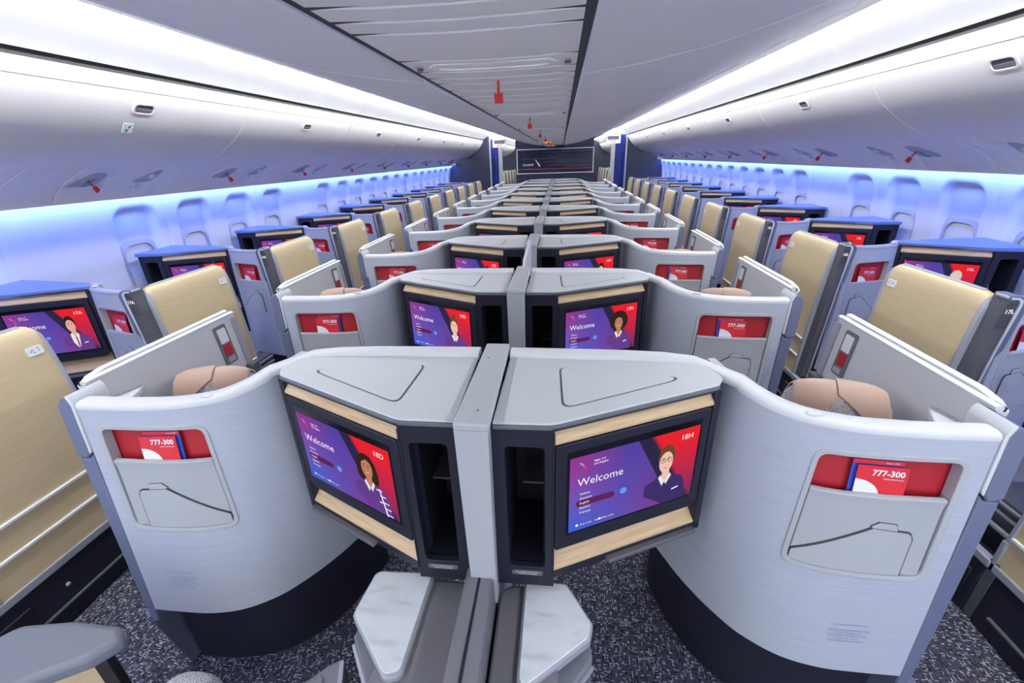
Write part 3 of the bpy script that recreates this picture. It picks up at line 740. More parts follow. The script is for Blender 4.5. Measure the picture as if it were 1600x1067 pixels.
def center_suite(S):
    """one centre suite shell with its screen unit, nearest row; S=+1 right of the divider, -1 left"""
    global ORG
    ORG = Vector((S*.75, 1.1, 0)); root = empty('suite_shell', ORG)
    hu0, hu1 = .062, .385
    shell_panel(CEN, S, root, hu0, hu1, .693, 1.043, .35)
    pocket(CEN, S, root, hu0+.002, hu1-.002, .695, 1.041, .935)
    # white cap along the top of the shell, on to the rear ridge of the shelf
    path = []
    for i in range(26):
        u = CEN.L*.80*i/25; x, y, z = CEN.P(u, CEN.ztop(u), -.022); path.append((x, y+.006, z+.004))
    last = path[-1]
    path = path+[(.60, 1.205, 1.199), (.52, 1.218, 1.203), (.40, 1.224, 1.205), (.25, 1.226, 1.206), (.05, 1.228, 1.206)]
    pr = [(.026*math.cos(a), .013*math.sin(a)) for a in [math.pi*2*j/12 for j in range(12)]]
    prof = [(-.028, -.012), (-.030, .002), (-.024, .010), (-.012, .0135), (.012, .0135), (.024, .010), (.030, .002), (.028, -.012)]
    MB().sweep(path, prof).build('top_cap', 'trim', root, S, angle=60)
    # small catch on the cap
    x, y, z = CEN.P(.42, CEN.ztop(.42), -.015)
    MB().ellipsoid((x, y, z+.018), (.022, .010, .006)).build('cap_catch', 'trim', root, S)
    # dark footwell skirt
    B0 = [(1.185, .93), (1.05, .935), (.93, .955), (.83, 1.0), (.75, 1.07), (.69, 1.16), (.65, 1.26), (.61, 1.40)]
    pts = [catmull(B0, 7*i/28) for i in range(29)]
    F = [[(x, y, z) for z in (0, .36)] for x, y in pts]; B = [[(x+.0, y+.03, z) for z in (0, .36)] for x, y in pts]
    MB().sheet(F, B).build('skirt', 'char', root, S)
    lb = text('notice', LABTXT, .0088, 'ink', root, Vector((S*CEN.P(.18 if S > 0 else .15, .49, .001)[0], CEN.P(.15, .49, .0015)[1], .49)), (1, 0, 0), (0, .145, 1), 'CENTER')
    # slate edge post at the aisle side, thick above and thin below
    def E(x, z, y): return (x-.095*(1.13-z), y-.14*(1.11-z), z)
    m = MB()
    a = [E(1.276, 1.135, 0), ]
    up_ = [(1.288, 1.118), (1.300, 1.144), (1.325, 1.138), (1.342, 1.112), (1.342, .945), (1.306, .935), (1.290, .955)]
    dn_ = [(1.284, .955), (1.297, .938), (1.335, .938), (1.322, .50), (1.310, .29), (1.28, .30), (1.276, .36)]
    for pp, mb in ((up_, 'edge_post'), (dn_, 'edge_strip')):
        m = MB().prism([E(x, z, .981) for x, z in pp], [E(x, z, 1.085) for x, z in pp]); m.build(mb, 'edge', root, S, bevel=.006, seg=3)
    m = MB().prism([E(x, z, .979) for x, z in [(1.281, .97), (1.281, 1.122), (1.287, 1.140), (1.298, 1.149), (1.301, 1.144), (1.290, 1.118), (1.290, .955), (1.285, .958)]],
                   [E(x, z, 1.09) for x, z in [(1.281, .97), (1.281, 1.122), (1.287, 1.140), (1.298, 1.149), (1.301, 1.144), (1.290, 1.118), (1.290, .955), (1.285, .958)]])
    m.build('edge_rim', 'trim', root, S, bevel=.002)
    # foot strip
    MB().prism([(1.205, .90, 0), (1.235, .93, 0), (1.225, 1.02, 0), (1.195, 1.02, 0)], [(1.23, .86, .32), (1.265, .88, .32), (1.255, .98, .32), (1.22, .98, .32)]).build('foot_strip', 'edge', root, S, bevel=.004)
    # open sliding door running forward along the aisle
    def Dm(y, z, d): x = 1.318-.09*(1.15-z)+d; return (x, y, z)
    dr = rpoly([(1.06, .40), (1.735, .40), (1.745, 1.145), (1.06, 1.145)], [0, .03, .012, 0], 4)
    door = MB().prism([Dm(y, z, 0) for y, z in dr], [Dm(y, z, .03) for y, z in dr]).build('sliding_door', 'trim', root, S, bevel=.003)
    MB().sweep([Dm(1.06, 1.152, .004), Dm(1.742, 1.152, .004)], [(-.010, -.006), (-.012, .003), (-.006, .007), (.006, .007), (.010, .002), (.010, -.006)]).build('door_rail', 'trim', door, S)
    MB().sweep([Dm(1.075, 1.135, .031), Dm(1.10, 1.150, .031), Dm(1.15, 1.158, .031), Dm(1.738, 1.158, .031)], [(-.012, -.010), (-.013, .004), (-.006, .008), (.006, .008), (.013, .002), (.012, -.010)]).build('outer_rail', 'trim', door, S)
    MB().prism([Dm(1.06, 1.142, .014), Dm(1.735, 1.142, .014), Dm(1.735, 1.154, .014), Dm(1.06, 1.154, .014)], [Dm(1.06, 1.142, .021), Dm(1.735, 1.142, .021), Dm(1.735, 1.154, .021), Dm(1.06, 1.154, .021)]).build('rail_gap', 'black', door, S)
    ge = rrect(1.715, 1.75, .78, 1.13, .008)
    MB().prism([Dm(y, z, -.006) for y, z in ge], [Dm(y, z, .034) for y, z in ge]).build('door_edge', 'slate', door, S, bevel=.003)
    pp = rrect(1.60, 1.672, .945, 1.125, .010)
    MB().prism([Dm(y, z, -.006) for y, z in pp], [Dm(y, z, .0) for y, z in pp]).build('latch_plate', 'mgrey', door, S, bevel=.002)
    a = rrect(1.612, 1.660, 1.045, 1.112, .006); MB().prism([Dm(y, z, -.008) for y, z in a], [Dm(y, z, -.005) for y, z in a]).build('white_placard', 'paper', door, S)
    a = rrect(1.614, 1.658, .985, 1.038, .004); MB().prism([Dm(y, z, -.008) for y, z in a], [Dm(y, z, -.005) for y, z in a]).build('red_placard', 'red', door, S)
    a = rrect(1.614, 1.658, .955, .978, .004); MB().prism([Dm(y, z, -.010) for y, z in a], [Dm(y, z, -.005) for y, z in a]).build('latch_slider', 'alu', door, S)
    MB().box(1.265, 1.30, 1.70, 1.76, .84, .90).build('door_bumper', 'dgrey', door, S, bevel=.006)
    # elbow ledge inside the shell
    MB().prism([(1.30, 1.0, 1.05), (1.30, 1.0, 1.085), (1.17, 1.0, 1.085), (1.17, 1.0, 1.05)], [(1.31, 1.22, 1.04), (1.31, 1.22, 1.06), (1.296, 1.22, 1.06), (1.296, 1.22, 1.04)]).build('inner_ledge', 'trim', root, S, bevel=.004)
    # shelf
    tp = rpoly([(.045, .845), (.19, .846), (.60, 1.043), (.628, 1.057), (.655, 1.10), (.62, 1.19), (.05, 1.215)], [0, .10, .02, .015, .05, .03, 0], 6)
    MB().prism([(x, y, 1.197) for x, y in tp], [(x, y, 1.204) for x, y in tp]).build('shelf', 'top', root, S, bevel=.003)
    bd = [(x, y) for x, y in rpoly([(.045, .842), (.191, .843), (.60, 1.040), (.63, 1.055), (.655, 1.12), (.05, 1.12)], [0, .10, .02, .02, 0, 0], 6)]
    MB().prism([(x, y, 1.186) for x, y in bd], [(x, y, 1.1975) for x, y in bd]).build('shelf_band', 'band', root, S, bevel=.002)
    ld = [(.207, 1.138), (.55, 1.092), (.215, .918)]
    a = rpoly(ld, .022, 5); c = Vector((.32, 1.05)); b = [tuple(c+(Vector(p)-c)*1.05) for p in a]
    MB().prism([(x, y, 1.200) for x, y in b], [(x, y, 1.2040) for x, y in b]).build('lid_gap', 'groove', root, S)
    MB().prism([(x, y, 1.202) for x, y in a], [(x, y, 1.2065) for x, y in a]).build('shelf_lid', 'top', root, S, bevel=.0015)
    # dark body behind the fronts
    bp = [(.035, 1.12), (.19, 1.12), (.205, .93), (.60, 1.115), (.63, 1.20), (.035, 1.22)]
    MB().prism([(x, y, .66) for x, y in bp], [(x, y, 1.180) for x, y in bp]).build('unit_body', 'char', root, S)
    bt = [(.035, .87), (.18, .87), (.60, 1.07), (.63, 1.20), (.035, 1.22)]
    MB().prism([(x, y, .655) for x, y in bt], [(x, y, .695) for x, y in bt]).build('tray_table', 'char', root, S, bevel=.006)
    # cubby
    cubby(S, root, .034, .194, .847, .072, .170, 1.12)
    mo, fr = monitor_unit(S, root, (.192, .846), (.630, 1.057), False)
    FR[('c', S)] = fr
    ORG = Vector((0, 0, 0))
    return root
def cubby(S, root, x0, x1, y, ox0, ox1, yb):
    zf = lambda pts, yy: [(x, yy, z) for x, z in pts]
    n = 6
    A = rpoly([(x0, .655), (x1, .655), (x1, 1.186), (x0, 1.186)], .0005, n); B = rpoly([(ox0, .727), (ox1, .727), (ox1, 1.133), (ox0, 1.133)], .014, n)
    MB().ring(zf(A, y), zf(B, y), zf(A, y+.03), zf(B, y+.02)).build('cubby_front', 'char', root, S, bevel=.002)
    w_ = MB()
    w_.box(ox0-.008, ox0-.002, y+.01, yb, .70, 1.16); w_.box(ox1+.002, ox1+.008, y+.01, yb, .70, 1.16); w_.box(ox0-.005, ox1+.005, y+.01, yb, .70, .722); w_.box(ox0-.005, ox1+.005, y+.01, yb, 1.138, 1.16); w_.box(ox0-.005, ox1+.005, yb-.01, yb, .7, 1.16)
    w_.build('cubby_lining', 'char', root, S)
    w_ = MB().box(ox0+.03, ox1, y+.14, y+.25, .90, .906); w_.build('cubby_shelf', 'dgrey', root, S)
    c = (ox0+ox1)/2
    a = rrect(c-.043, c+.043, .698, .715, .006)
    pl = MB().prism([(x, y-.002, z) for x, z in a], [(x, y+.001, z) for x, z in a]).build('notice_plate', 'dgrey', root, S)
    text('notice_lettering', 'No stowage during taxi,\ntakeoff, and landing', .0066, 'paper', pl, (S*c, y-.0026, .7063), (1, 0, 0), (0, 0, 1), 'CENTER')

def gx(z):   # leaning, slightly bowed aisle face of the window suites
    if z < .62: return 1.872+.02*(z-.25)/.37
    t = (z-.62)/.595; return 1.892+.043*t**1.25
def window_suite(S):
    global ORG
    ORG = Vector((S*2.3, .9, 0)); root = empty('window_suite_shell', ORG)
    hu0, hu1 = .052, .298
    shell_panel(WIN, S, root, hu0, hu1, .722, 1.092, .38)
    pocket(WIN, S, root, hu0+.002, hu1-.002, .724, 1.090, .968)
    path = []
    for i in range(16):
        u = WIN.L*.90*i/15; x, y, z = WIN.P(u, WIN.ztop(u), -.018); path.append((x, y+.004, z+.006))
    prof = [(-.022, -.012), (-.024, .002), (-.018, .009), (-.008, .012), (.008, .012), (.018, .009), (.024, .002), (.022, -.012)]
    MB().sweep(path, prof).build('top_cap', 'slate', root, S, angle=60)
    x, y, z = WIN.P(.30, 1.19, -.018); MB().ellipsoid((x, y, z+.012), (.016, .010, .006)).build('cap_catch', 'trim', root, S)
    F = [[(x, y, z) for z in (0, .40)] for x, y in [(1.99, .80), (2.2, .84), (2.36, .90), (2.45, 1.1)]]; B = [[(a, b+.03, c) for a, b, c in r] for r in F]
    MB().sheet(F, B).build('skirt', 'char', root, S)
    q = WIN.P(.2, .52, .0015)
    text('notice', LABTXT, .0085, 'ink', root, (S*q[0], q[1], .52), (S*.0+1, S*.27, 0), (0, .1, 1), 'CENTER')
    # post with the lit seat number
    def E(x, z, y): return (x+(gx(z)-1.935), y, z)
    wrap = [(2.022, 1.19), (2.008, 1.212), (1.985, 1.222), (1.95, 1.222), (1.95, 1.20), (1.975, 1.20), (1.988, 1.185), (1.988, .98), (1.990, .30), (2.006, .30), (2.004, .955), (2.022, .99)]
    MB().prism([E(x, z, .725) for x, z in wrap], [E(x, z, .80) for x, z in wrap]).build('edge_post', 'edge', root, S, bevel=.003)
    rim = [(1.996, 1.185), (1.992, 1.205), (1.976, 1.216), (1.95, 1.216), (1.95, 1.209), (1.974, 1.209), (1.984, 1.196), (1.984, .30), (1.992, .30), (1.994, .98)]
    MB().prism([E(x, z, .7205) for x, z in rim], [E(x, z, .726) for x, z in rim]).build('post_rim', 'trim', root, S)
    pi = [(1.948, .30), (1.984, .30), (1.984, 1.196), (1.974, 1.208), (1.950, 1.208)]
    MB().prism([E(x, z, .73) for x, z in pi], [E(x, z, .80) for x, z in pi]).build('post_core', 'dgrey', root, S)
    pn = [(1.946, 1.085), (1.984, 1.085), (1.984, 1.192), (1.946, 1.192)]
    pl = MB().prism([E(x, z, .7265) for x, z in pn], [E(x, z, .732) for x, z in pn]).build('number_plate', 'plate', root, S, bevel=.001)
    MB().box(1.945, 1.985, .735, .79, 1.208, 1.219).build('call_button', 'grey', root, S, bevel=.003)
    # door, champagne outside, grey rim
    zs = [.285, .40, .52, .62, .72, .82, .92, 1.0, 1.08, 1.14, 1.175, 1.197, 1.208, 1.212]
    xo = {1.175: .002, 1.197: .008, 1.208: .02, 1.212: .034}
    ys = [.812, .816, .822, .83, .845, .87, 1.0, 1.2, 1.30, 1.32, 1.335, 1.343, 1.348, 1.352]
    def cz(y, z, r=.055):
        e = min(y-.797, 1.366-y)
        if e >= r or z < 1.0: return z
        return 1.0+(z-1.0)*(.212-(r-math.sqrt(max(0, r*r-(r-e)**2))))/.212
    def G(y, z, d): return (gx(min(z, 1.2))+xo.get(z, 0)+d, y, cz(y, z))
    F = [[G(y, z, 0) for z in zs] for y in ys]; B = [[(G(y, z, .02)[0], y, cz(y, z)-(.012 if z > 1.19 else 0)) for z in zs] for y in ys]
    dn = MB().sheet(F, B).build('sliding_door', 'gold', root, S, angle=60)
    ed = MB()
    for y0, y1 in ((.797, .814), (1.350, 1.366)):
        yy = [y0+(y1-y0)*q/4 for q in range(5)]
        F = [[G(y, z, -.005) for z in zs] for y in yy]; B = [[(G(y, z, .028)[0], y, cz(y, z)) for z in zs] for y in yy]
        ed.sheet(F, B)
    F = [[(G(y, 1.2, 0)[0]+e, y, z) for e, z in ((.020, 1.2105), (.026, 1.2155), (.034, 1.217), (.040, 1.205))] for y in (.85, 1.315)]
    B = [[(a+.004, b, 1.196) for a, b, c in r] for r in F]
    ed.sheet(F, B); ed.build('door_rim', 'slate', dn, S, bevel=.003)
    for z in (.425, .552):
        MB().box(gx(z)-.010, gx(z)+.004, .815, 1.35, z-.006, z+.006).build('door_rib', 'paper', dn, S, bevel=.002)
    MB().box(1.866, 1.90, .30, 1.352, .255, .29).build('base_rail', 'slate', root, S, bevel=.004)
    sp = rrect(1.278, 1.334, 1.095, 1.130, .006)
    sk = MB().prism([(gx(z)-.003, y, z) for y, z in sp], [(gx(z)+.004, y, z) for y, z in sp]).build('white_label', 'paper', dn, S)
    mm = MB()
    for a, b in ((1.296, 1.118), (1.299, 1.108), (1.316, 1.121), (1.319, 1.111), (1.29, 1.113)): mm.box(gx(b)-.0042, gx(b)-.002, a, a+.004, b-.002, b+.002)
    mm.build('label_marks', 'dgrey', sk, S)
    # base cabinet under the door
    pr = [(1.866, 0), (1.872, .255), (1.96, .255), (1.96, 0)]
    MB().prism([(x, .31, z) for x, z in pr], [(x, 1.33, z) for x, z in pr]).build('base_cabinet', 'char', root, S, bevel=.006)
    MB().box(1.855, 1.87, .72, 1.28, .085, .092).build('base_seam', 'dgrey', root, S)
    MB().box(1.862, 1.872, .34, .86, .06, .20).build('base_recess', 'black', root, S, bevel=.01)
    MB().ellipsoid((1.866, .99, .165), (.006, .009, .009)).build('base_button', 'alu', root, S)
    MB().box(1.872, 1.90, 1.335, 1.375, .0, .30).build('door_guide', 'dgrey', root, S, bevel=.004)
    MB().box(1.965, 2.25, .32, .595, .05, .34).build('foot_locker', 'char', root, S, bevel=.006)
    MB().box(1.962, 1.98, .32, .595, .335, .350).build('locker_rail', 'slate', root, S, bevel=.003)
    for z in (.39, .43): MB().box(1.98, 2.20, .34, .575, z, z+.012).build('locker_rib', 'slate', root, S, bevel=.002)
    MB().box(1.99, 2.25, .36, .575, .34, .455).build('locker_core', 'dgrey', root, S)
    MB().box(1.872, 1.905, 1.352, 1.372, .25, .40).build('door_stop', 'slate', root, S, bevel=.004)
    # console
    tp = rpoly([(2.34, .866), (2.37, .852), (2.735, .672), (2.93, .652), (2.945, 1.01), (2.44, .95), (2.36, .91)], [.01, .02, .01, 0, 0, .05, .02], 4)
    MB().prism([(x, y, 1.180) for x, y in tp], [(x, y, 1.203) for x, y in tp]).build('console_top', 'chartop', root, S, bevel=.003)
    bp = [(2.745, .90), (2.93, .90), (2.93, 1.0), (2.44, .95), (2.36, .905), (2.73, .735)]
    MB().prism([(x, y, .5) for x, y in bp], [(x, y, 1.182) for x, y in bp]).build('unit_body', 'char', root, S)
    bt = [(2.37, .87), (2.73, .70), (2.93, .69), (2.93, 1.0), (2.44, .95)]
    MB().prism([(x, y, .655) for x, y in bt], [(x, y, .695) for x, y in bt]).build('tray_table', 'char', root, S, bevel=.006)
    cubby(S, root, 2.745, 2.93, .672, 2.785, 2.885, .90)
    mo, fr = monitor_unit(S, root, (2.74, .676), (2.352, .860), True)
    FR[('w', S)] = fr
    ORG = Vector((0, 0, 0))
    return root

def seat(S, window=False):
    global ORG
    cx, cy = (1.115, 1.33) if not window else (2.30, 1.16)
    ang = -.30*(1 if not window else -1)
    ORG = Vector((S*cx, cy, 0)); root = empty('airline_chair', ORG)
    R = Matrix.Rotation(ang, 3, 'Z')
    T = lambda x, y, z: tuple(Vector((cx, cy, 0))+R @ Vector((x, y, z)))
    hw = .20 if window else .24
    def rb(m, x0, x1, y0, y1, z0, z1):
        P = rrect(x0, x1, y0, y1, min(.04, (y1-y0)*.45), 5)
        m.prism([T(x, y, z0) for x, y in P], [T(x, y, z1) for x, y in P]); return m
    rb(MB(), -hw, hw, -.02, .12, .44, .86 if not window else .80).build('backrest', 'tweed' if not window else 'navy', root, S, bevel=.03, seg=3)
    rb(MB(), -hw, hw, .10, .40, .30, .46).build('seat_cushion', 'navy', root, S, bevel=.03, seg=3)
    rb(MB(), -hw*.95, hw*.95, .0, .38, 0, .30).build('seat_base', 'char', root, S)
    dz = -.035 if not window else -.09
    # headrest: tweed roll with two overlapping leather bands
    hr = MB().ellipsoid(T(0, .0, .985+dz), (.155, .062, .118), R, 28, 18, .75).build('headrest', 'tweed', root, S)
    def band(x0, x1, seam, lean, g, lo):
        F = []; B = []
        for i in range(17):
            t = i/16; row = []; rowb = []; xx0 = x0+(x1-x0)*t
            near = max(0, 1-abs(xx0-seam)/.13)
            th0 = -20+(lo+20)*near**.8
            for j in range(15):
                th = math.radians(th0+(155-th0)*j/14)
                xx = xx0+lean*math.sin(th)
                sx = max(0, 1-(abs(xx)/.163)**3.0)**.5
                ry = .064*(.25+.75*sx)+g; rz = .120*(.30+.70*sx)+g
                row.append(T(xx, -ry*math.cos(th), .985+dz+rz*math.sin(th))); rowb.append(T(xx, -(ry-.006)*math.cos(th), .985+dz+(rz-.006)*math.sin(th)))
            F.append(row); B.append(rowb)
        return MB().sheet(F, B)
    band(-.150, .02, .02, .02, .006, 62).build('leather_wing', 'leather', root, S, angle=70)
    band(.0, .138, .0, -.015, .012, 50).build('leather_wing', 'leather', root, S, angle=70)
    ORG = Vector((0, 0, 0))
    return root

def cards(pl, S, u0, u1, zr, tilt, k, where, proto_parts=True):
    """two booklets in a pocket: blue one behind, red one in front"""
    global ORG
    cu = (u0+u1)/2
    yk = PITCH*k
    off = Vector((0, yk, 0))
    out = []
    for nm, du, dz, d, mat in (('blue', .008, .012, -.021, 'cardblue'), ('red', -.002, 0, -.013, 'cardred')):
        w_, h_ = .060, .075
        base = Vector(pl.P(cu, zr, d)); base = Vector((S*base.x, base.y+yk, base.z))
        # frame on the panel
        a = Vector(pl.P(cu-.05, zr, d)); b = Vector(pl.P(cu+.05, zr, d)); c_ = Vector(pl.P(cu, zr+.05, d)); c0 = Vector(pl.P(cu, zr, d))
        a.x *= S; b.x *= S; c_.x *= S; c0.x *= S
        rt = (b-a).normalized()
        if rt.x < 0: rt = -rt
        up = (c_-c0).normalized(); n = rt.cross(up).normalized(); up = n.cross(rt)
        ca, sa = math.cos(tilt), math.sin(tilt); rt, up = rt*ca+up*sa, up*ca-rt*sa
        ORG = base
        sgn = S if True else 1
        D = lambda x, z, e=0.0: base+rt*(x+du*(-S if pl is CEN else S)*1.0)+up*(z+dz)+n*e
        m = MB(); q = [(-w_, -.06), (w_, -.06), (w_, .068), (-w_, .068)]
        m.prism([D(x, z, 0) for x, z in q], [D(x, z, -.0015) for x, z in q])
        o = m.build('safety_booklet', mat, None, 1)
        if proto_parts:
            if nm == 'red':
                sw = [(-w_, -.02)]+[(-w_+.062*math.sin(t*math.pi/16), -.02+.048*math.cos(t*math.pi/16)) for t in range(9)]
                MB().add([D(x, z, .0006) for x, z in sw], [tuple(range(len(sw)))]).build('white_curve', 'paper', o, recalc=False)
                text('booklet_title', '777-300', .023, 'paper', o, D(w_-.008, .048, 0), rt, up, 'RIGHT', bold=.0007, lift=.0008)
                text('booklet_subtitle', 'Safety Information', .0065, 'paper', o, D(w_-.008, .033, 0), rt, up, 'RIGHT', lift=.0008)
            else:
                st = [(-w_, .056), (w_, .056), (w_, .068), (-w_, .068)]
                MB().add([D(x, z, .0006) for x, z in st], [tuple(range(4))]).build('red_band', 'cardred', o, recalc=False)
                text('booklet_date', 'August 2023', .0065, 'paper', o, D(w_-.01, .062, 0), rt, up, 'RIGHT', lift=.0010)
        tag(o, f'{nm} booklet {"in front" if nm == "red" else "behind"} in the pocket of {where}', 'booklet', 'booklets in the shell pockets')
        ORG = Vector((0, 0, 0))

def build_suites():
    global ORG
    rows = 11
    vC = {(0, -1): 'curly', (0, 1): 'glasses', (1, -1): 'bun', (1, 1): 'afro', (2, -1): 'man', (2, 1): 'bob', (3, -1): 'bob', (3, 1): 'man'}
    for S, L, side in ((-1, 'D', 'left'), (1, 'H', 'right')):
        proto = center_suite(S); org = Vector(proto.location); fr = FR[('c', S)]
        sp = seat(S); so = Vector(sp.location)
        objs = [proto]+[copy_tree(proto) for _ in range(rows-1)]
        seats = [sp]+[copy_tree(sp) for _ in range(rows-2)]
        for k, o in enumerate(objs):
            o.location = org+Vector((0, PITCH*k, 0)); num = f'{18-k}{L}'
            where = f'centre-{side} shell with screen {num}' if k < 3 else f'centre-{side} shell, {ORD[k]} row'
            lab = (f'pale grey centre suite shell left of the divider whose screen reads {num}' if S < 0 else f'pale grey centre suite shell right of the divider whose screen reads {num}') if k < 3 else f'pale grey centre suite shell {side} of the divider, {ORD[k]} row from the camera'
            tag(o, lab, 'airline suite', 'centre suite shells')
            if k < 4:
                mo = [c for c in o.children if c.name.startswith('monitor')][0]
                picture(mo, fr, num, vC[(k, S)], org)
            if k < 7: cards(CEN, S, .062, .385, .945, (-.02 if S > 0 else .03) if k != 2 else -.05, k, where, k < 5)
        for k, o in enumerate(seats):
            o.location = so+Vector((0, PITCH*k, 0))
            tag(o, f'tweed seat with tan leather headrest behind the {side} centre shell, {ORD[k]} row', 'airline chair', 'centre suite chairs')
    for S, L, side, dy in ((-1, 'A', 'left', .07), (1, 'L', 'right', 0.0)):
        proto = window_suite(S); org = Vector(proto.location); fr = FR[('w', S)]
        sp = seat(S, True); so = Vector(sp.location)
        ks = list(range(0, 11))+[14, 15, 16, 17, 18, 19]
        objs = [proto]+[copy_tree(proto) for _ in ks[1:]]
        vW = {1: 'man', 2: 'bob', 3: 'bun', 4: 'afro'} if S < 0 else {1: 'man', 2: 'old', 3: 'glasses', 4: 'man'}
        seats = [sp]+[copy_tree(sp) for _ in range(9)]
        for k, o in zip(ks, objs):
            o.location = org+Vector((0, PITCH*k+dy, 0)); num = f'{18-k}{L}'
            if k <= 10:
                if 1 <= k <= 3: lab = f'grey window suite shell on the {side} with champagne door and seat number {num}'
                else: lab = f'grey window suite shell with champagne door, {ORD[k]} row along the {side} windows'
                tag(o, lab, 'airline suite', f'window suite shells on the {side}')
            else: tag(o, f'grey suite shell with champagne door in the cabin beyond the {side} aisle opening', 'airline suite', f'suites beyond the {side} bulkhead')
            if k in vW:
                mo = [c for c in o.children if c.name.startswith('monitor')][0]
                picture(mo, fr, num, vW[k], org)
            if k < 4:
                pl = [c for c in o.children if c.name.startswith('number_plate')][0]
                ORG = org
                a = '<'+num if S < 0 else num+'>'
                text('seat_number', a.replace('<', '').replace('>', ''), .023, 'lit', pl, (S*1.962, .7255, 1.158), (1, 0, 0), (0, 0, 1), 'CENTER', bold=.0006, lift=.0004)
                ORG = Vector((0, 0, 0))
            if 1 <= k < 6:
                d0 = len(bpy.data.objects)
                before = set(bpy.data.objects)
                cards(WIN, S, .052, .298, .975, -.03*S, k, f'{side} window suite {num}' if k < 4 else f'{side} window suite, {ORD[k]} row', k < 5)
                for q in set(bpy.data.objects)-before:
                    if q.parent is None: q.location.y += dy
        for k, o in enumerate(seats):
            o.location = so+Vector((0, PITCH*k+dy, 0))
            tag(o, f'seat with tan headrest inside the {side} window suite, {ORD[k]} row', 'airline chair', f'window suite chairs on the {side}')
    # centre divider of every row: cap and post
    ORG = Vector((0, 1.0, 0)); root = empty('centre_divider', ORG)
    MB().prism([(-.040, .803, 1.203), (.045, .803, 1.203), (.043, 1.262, 1.203), (-.013+-.02, 1.262, 1.203)], [(-.040, .803, 1.226), (.045, .803, 1.226), (.043, 1.262, 1.226), (-.033, 1.262, 1.226)]).build('divider_cap', 'grey', root, bevel=.006, seg=3)
    MB().prism([(-.036, .822, .60), (.036, .822, .60), (.036, .865, .60), (-.036, .865, .60)], [(-.040, .806, 1.205), (.041, .806, 1.205), (.041, .86, 1.205), (-.040, .86, 1.205)]).build('divider_post', 'grey', root, bevel=.004)
    MB().box(-.03, .03, .86, 1.24, .25, 1.204).build('divider_wall', 'grey', root)
    m = MB()
    for x, y in ((.01, .86), (-.01, 1.15)): m.ellipsoid((x, y, 1.2265), (.003, .003, .001), None, 8, 4)
    m.build('cap_screws', 'groove', root)
    ORG = Vector((0, 0, 0))
    for k in range(rows):
        o = root if k == 0 else copy_tree(root); o.location = (0, 1.0+PITCH*k, 0)
        tag(o, f'light grey divider cap and post between the two centre suites, {ORD[k]} row', 'divider', 'centre dividers')
    # low privacy screen between the nearest rows
    pr = [(2.33, .95), (2.33, 1.20), (2.42, 1.245), (2.88, 1.27), (2.90, .95)]
    o = MB().prism([(-.008, y, z) for y, z in pr], [(.008, y, z) for y, z in pr]).build('privacy_screen', 'trim', None, bevel=.004)
    tag(o, 'thin raised privacy screen behind the second divider cap between the centre suites', 'privacy screen')

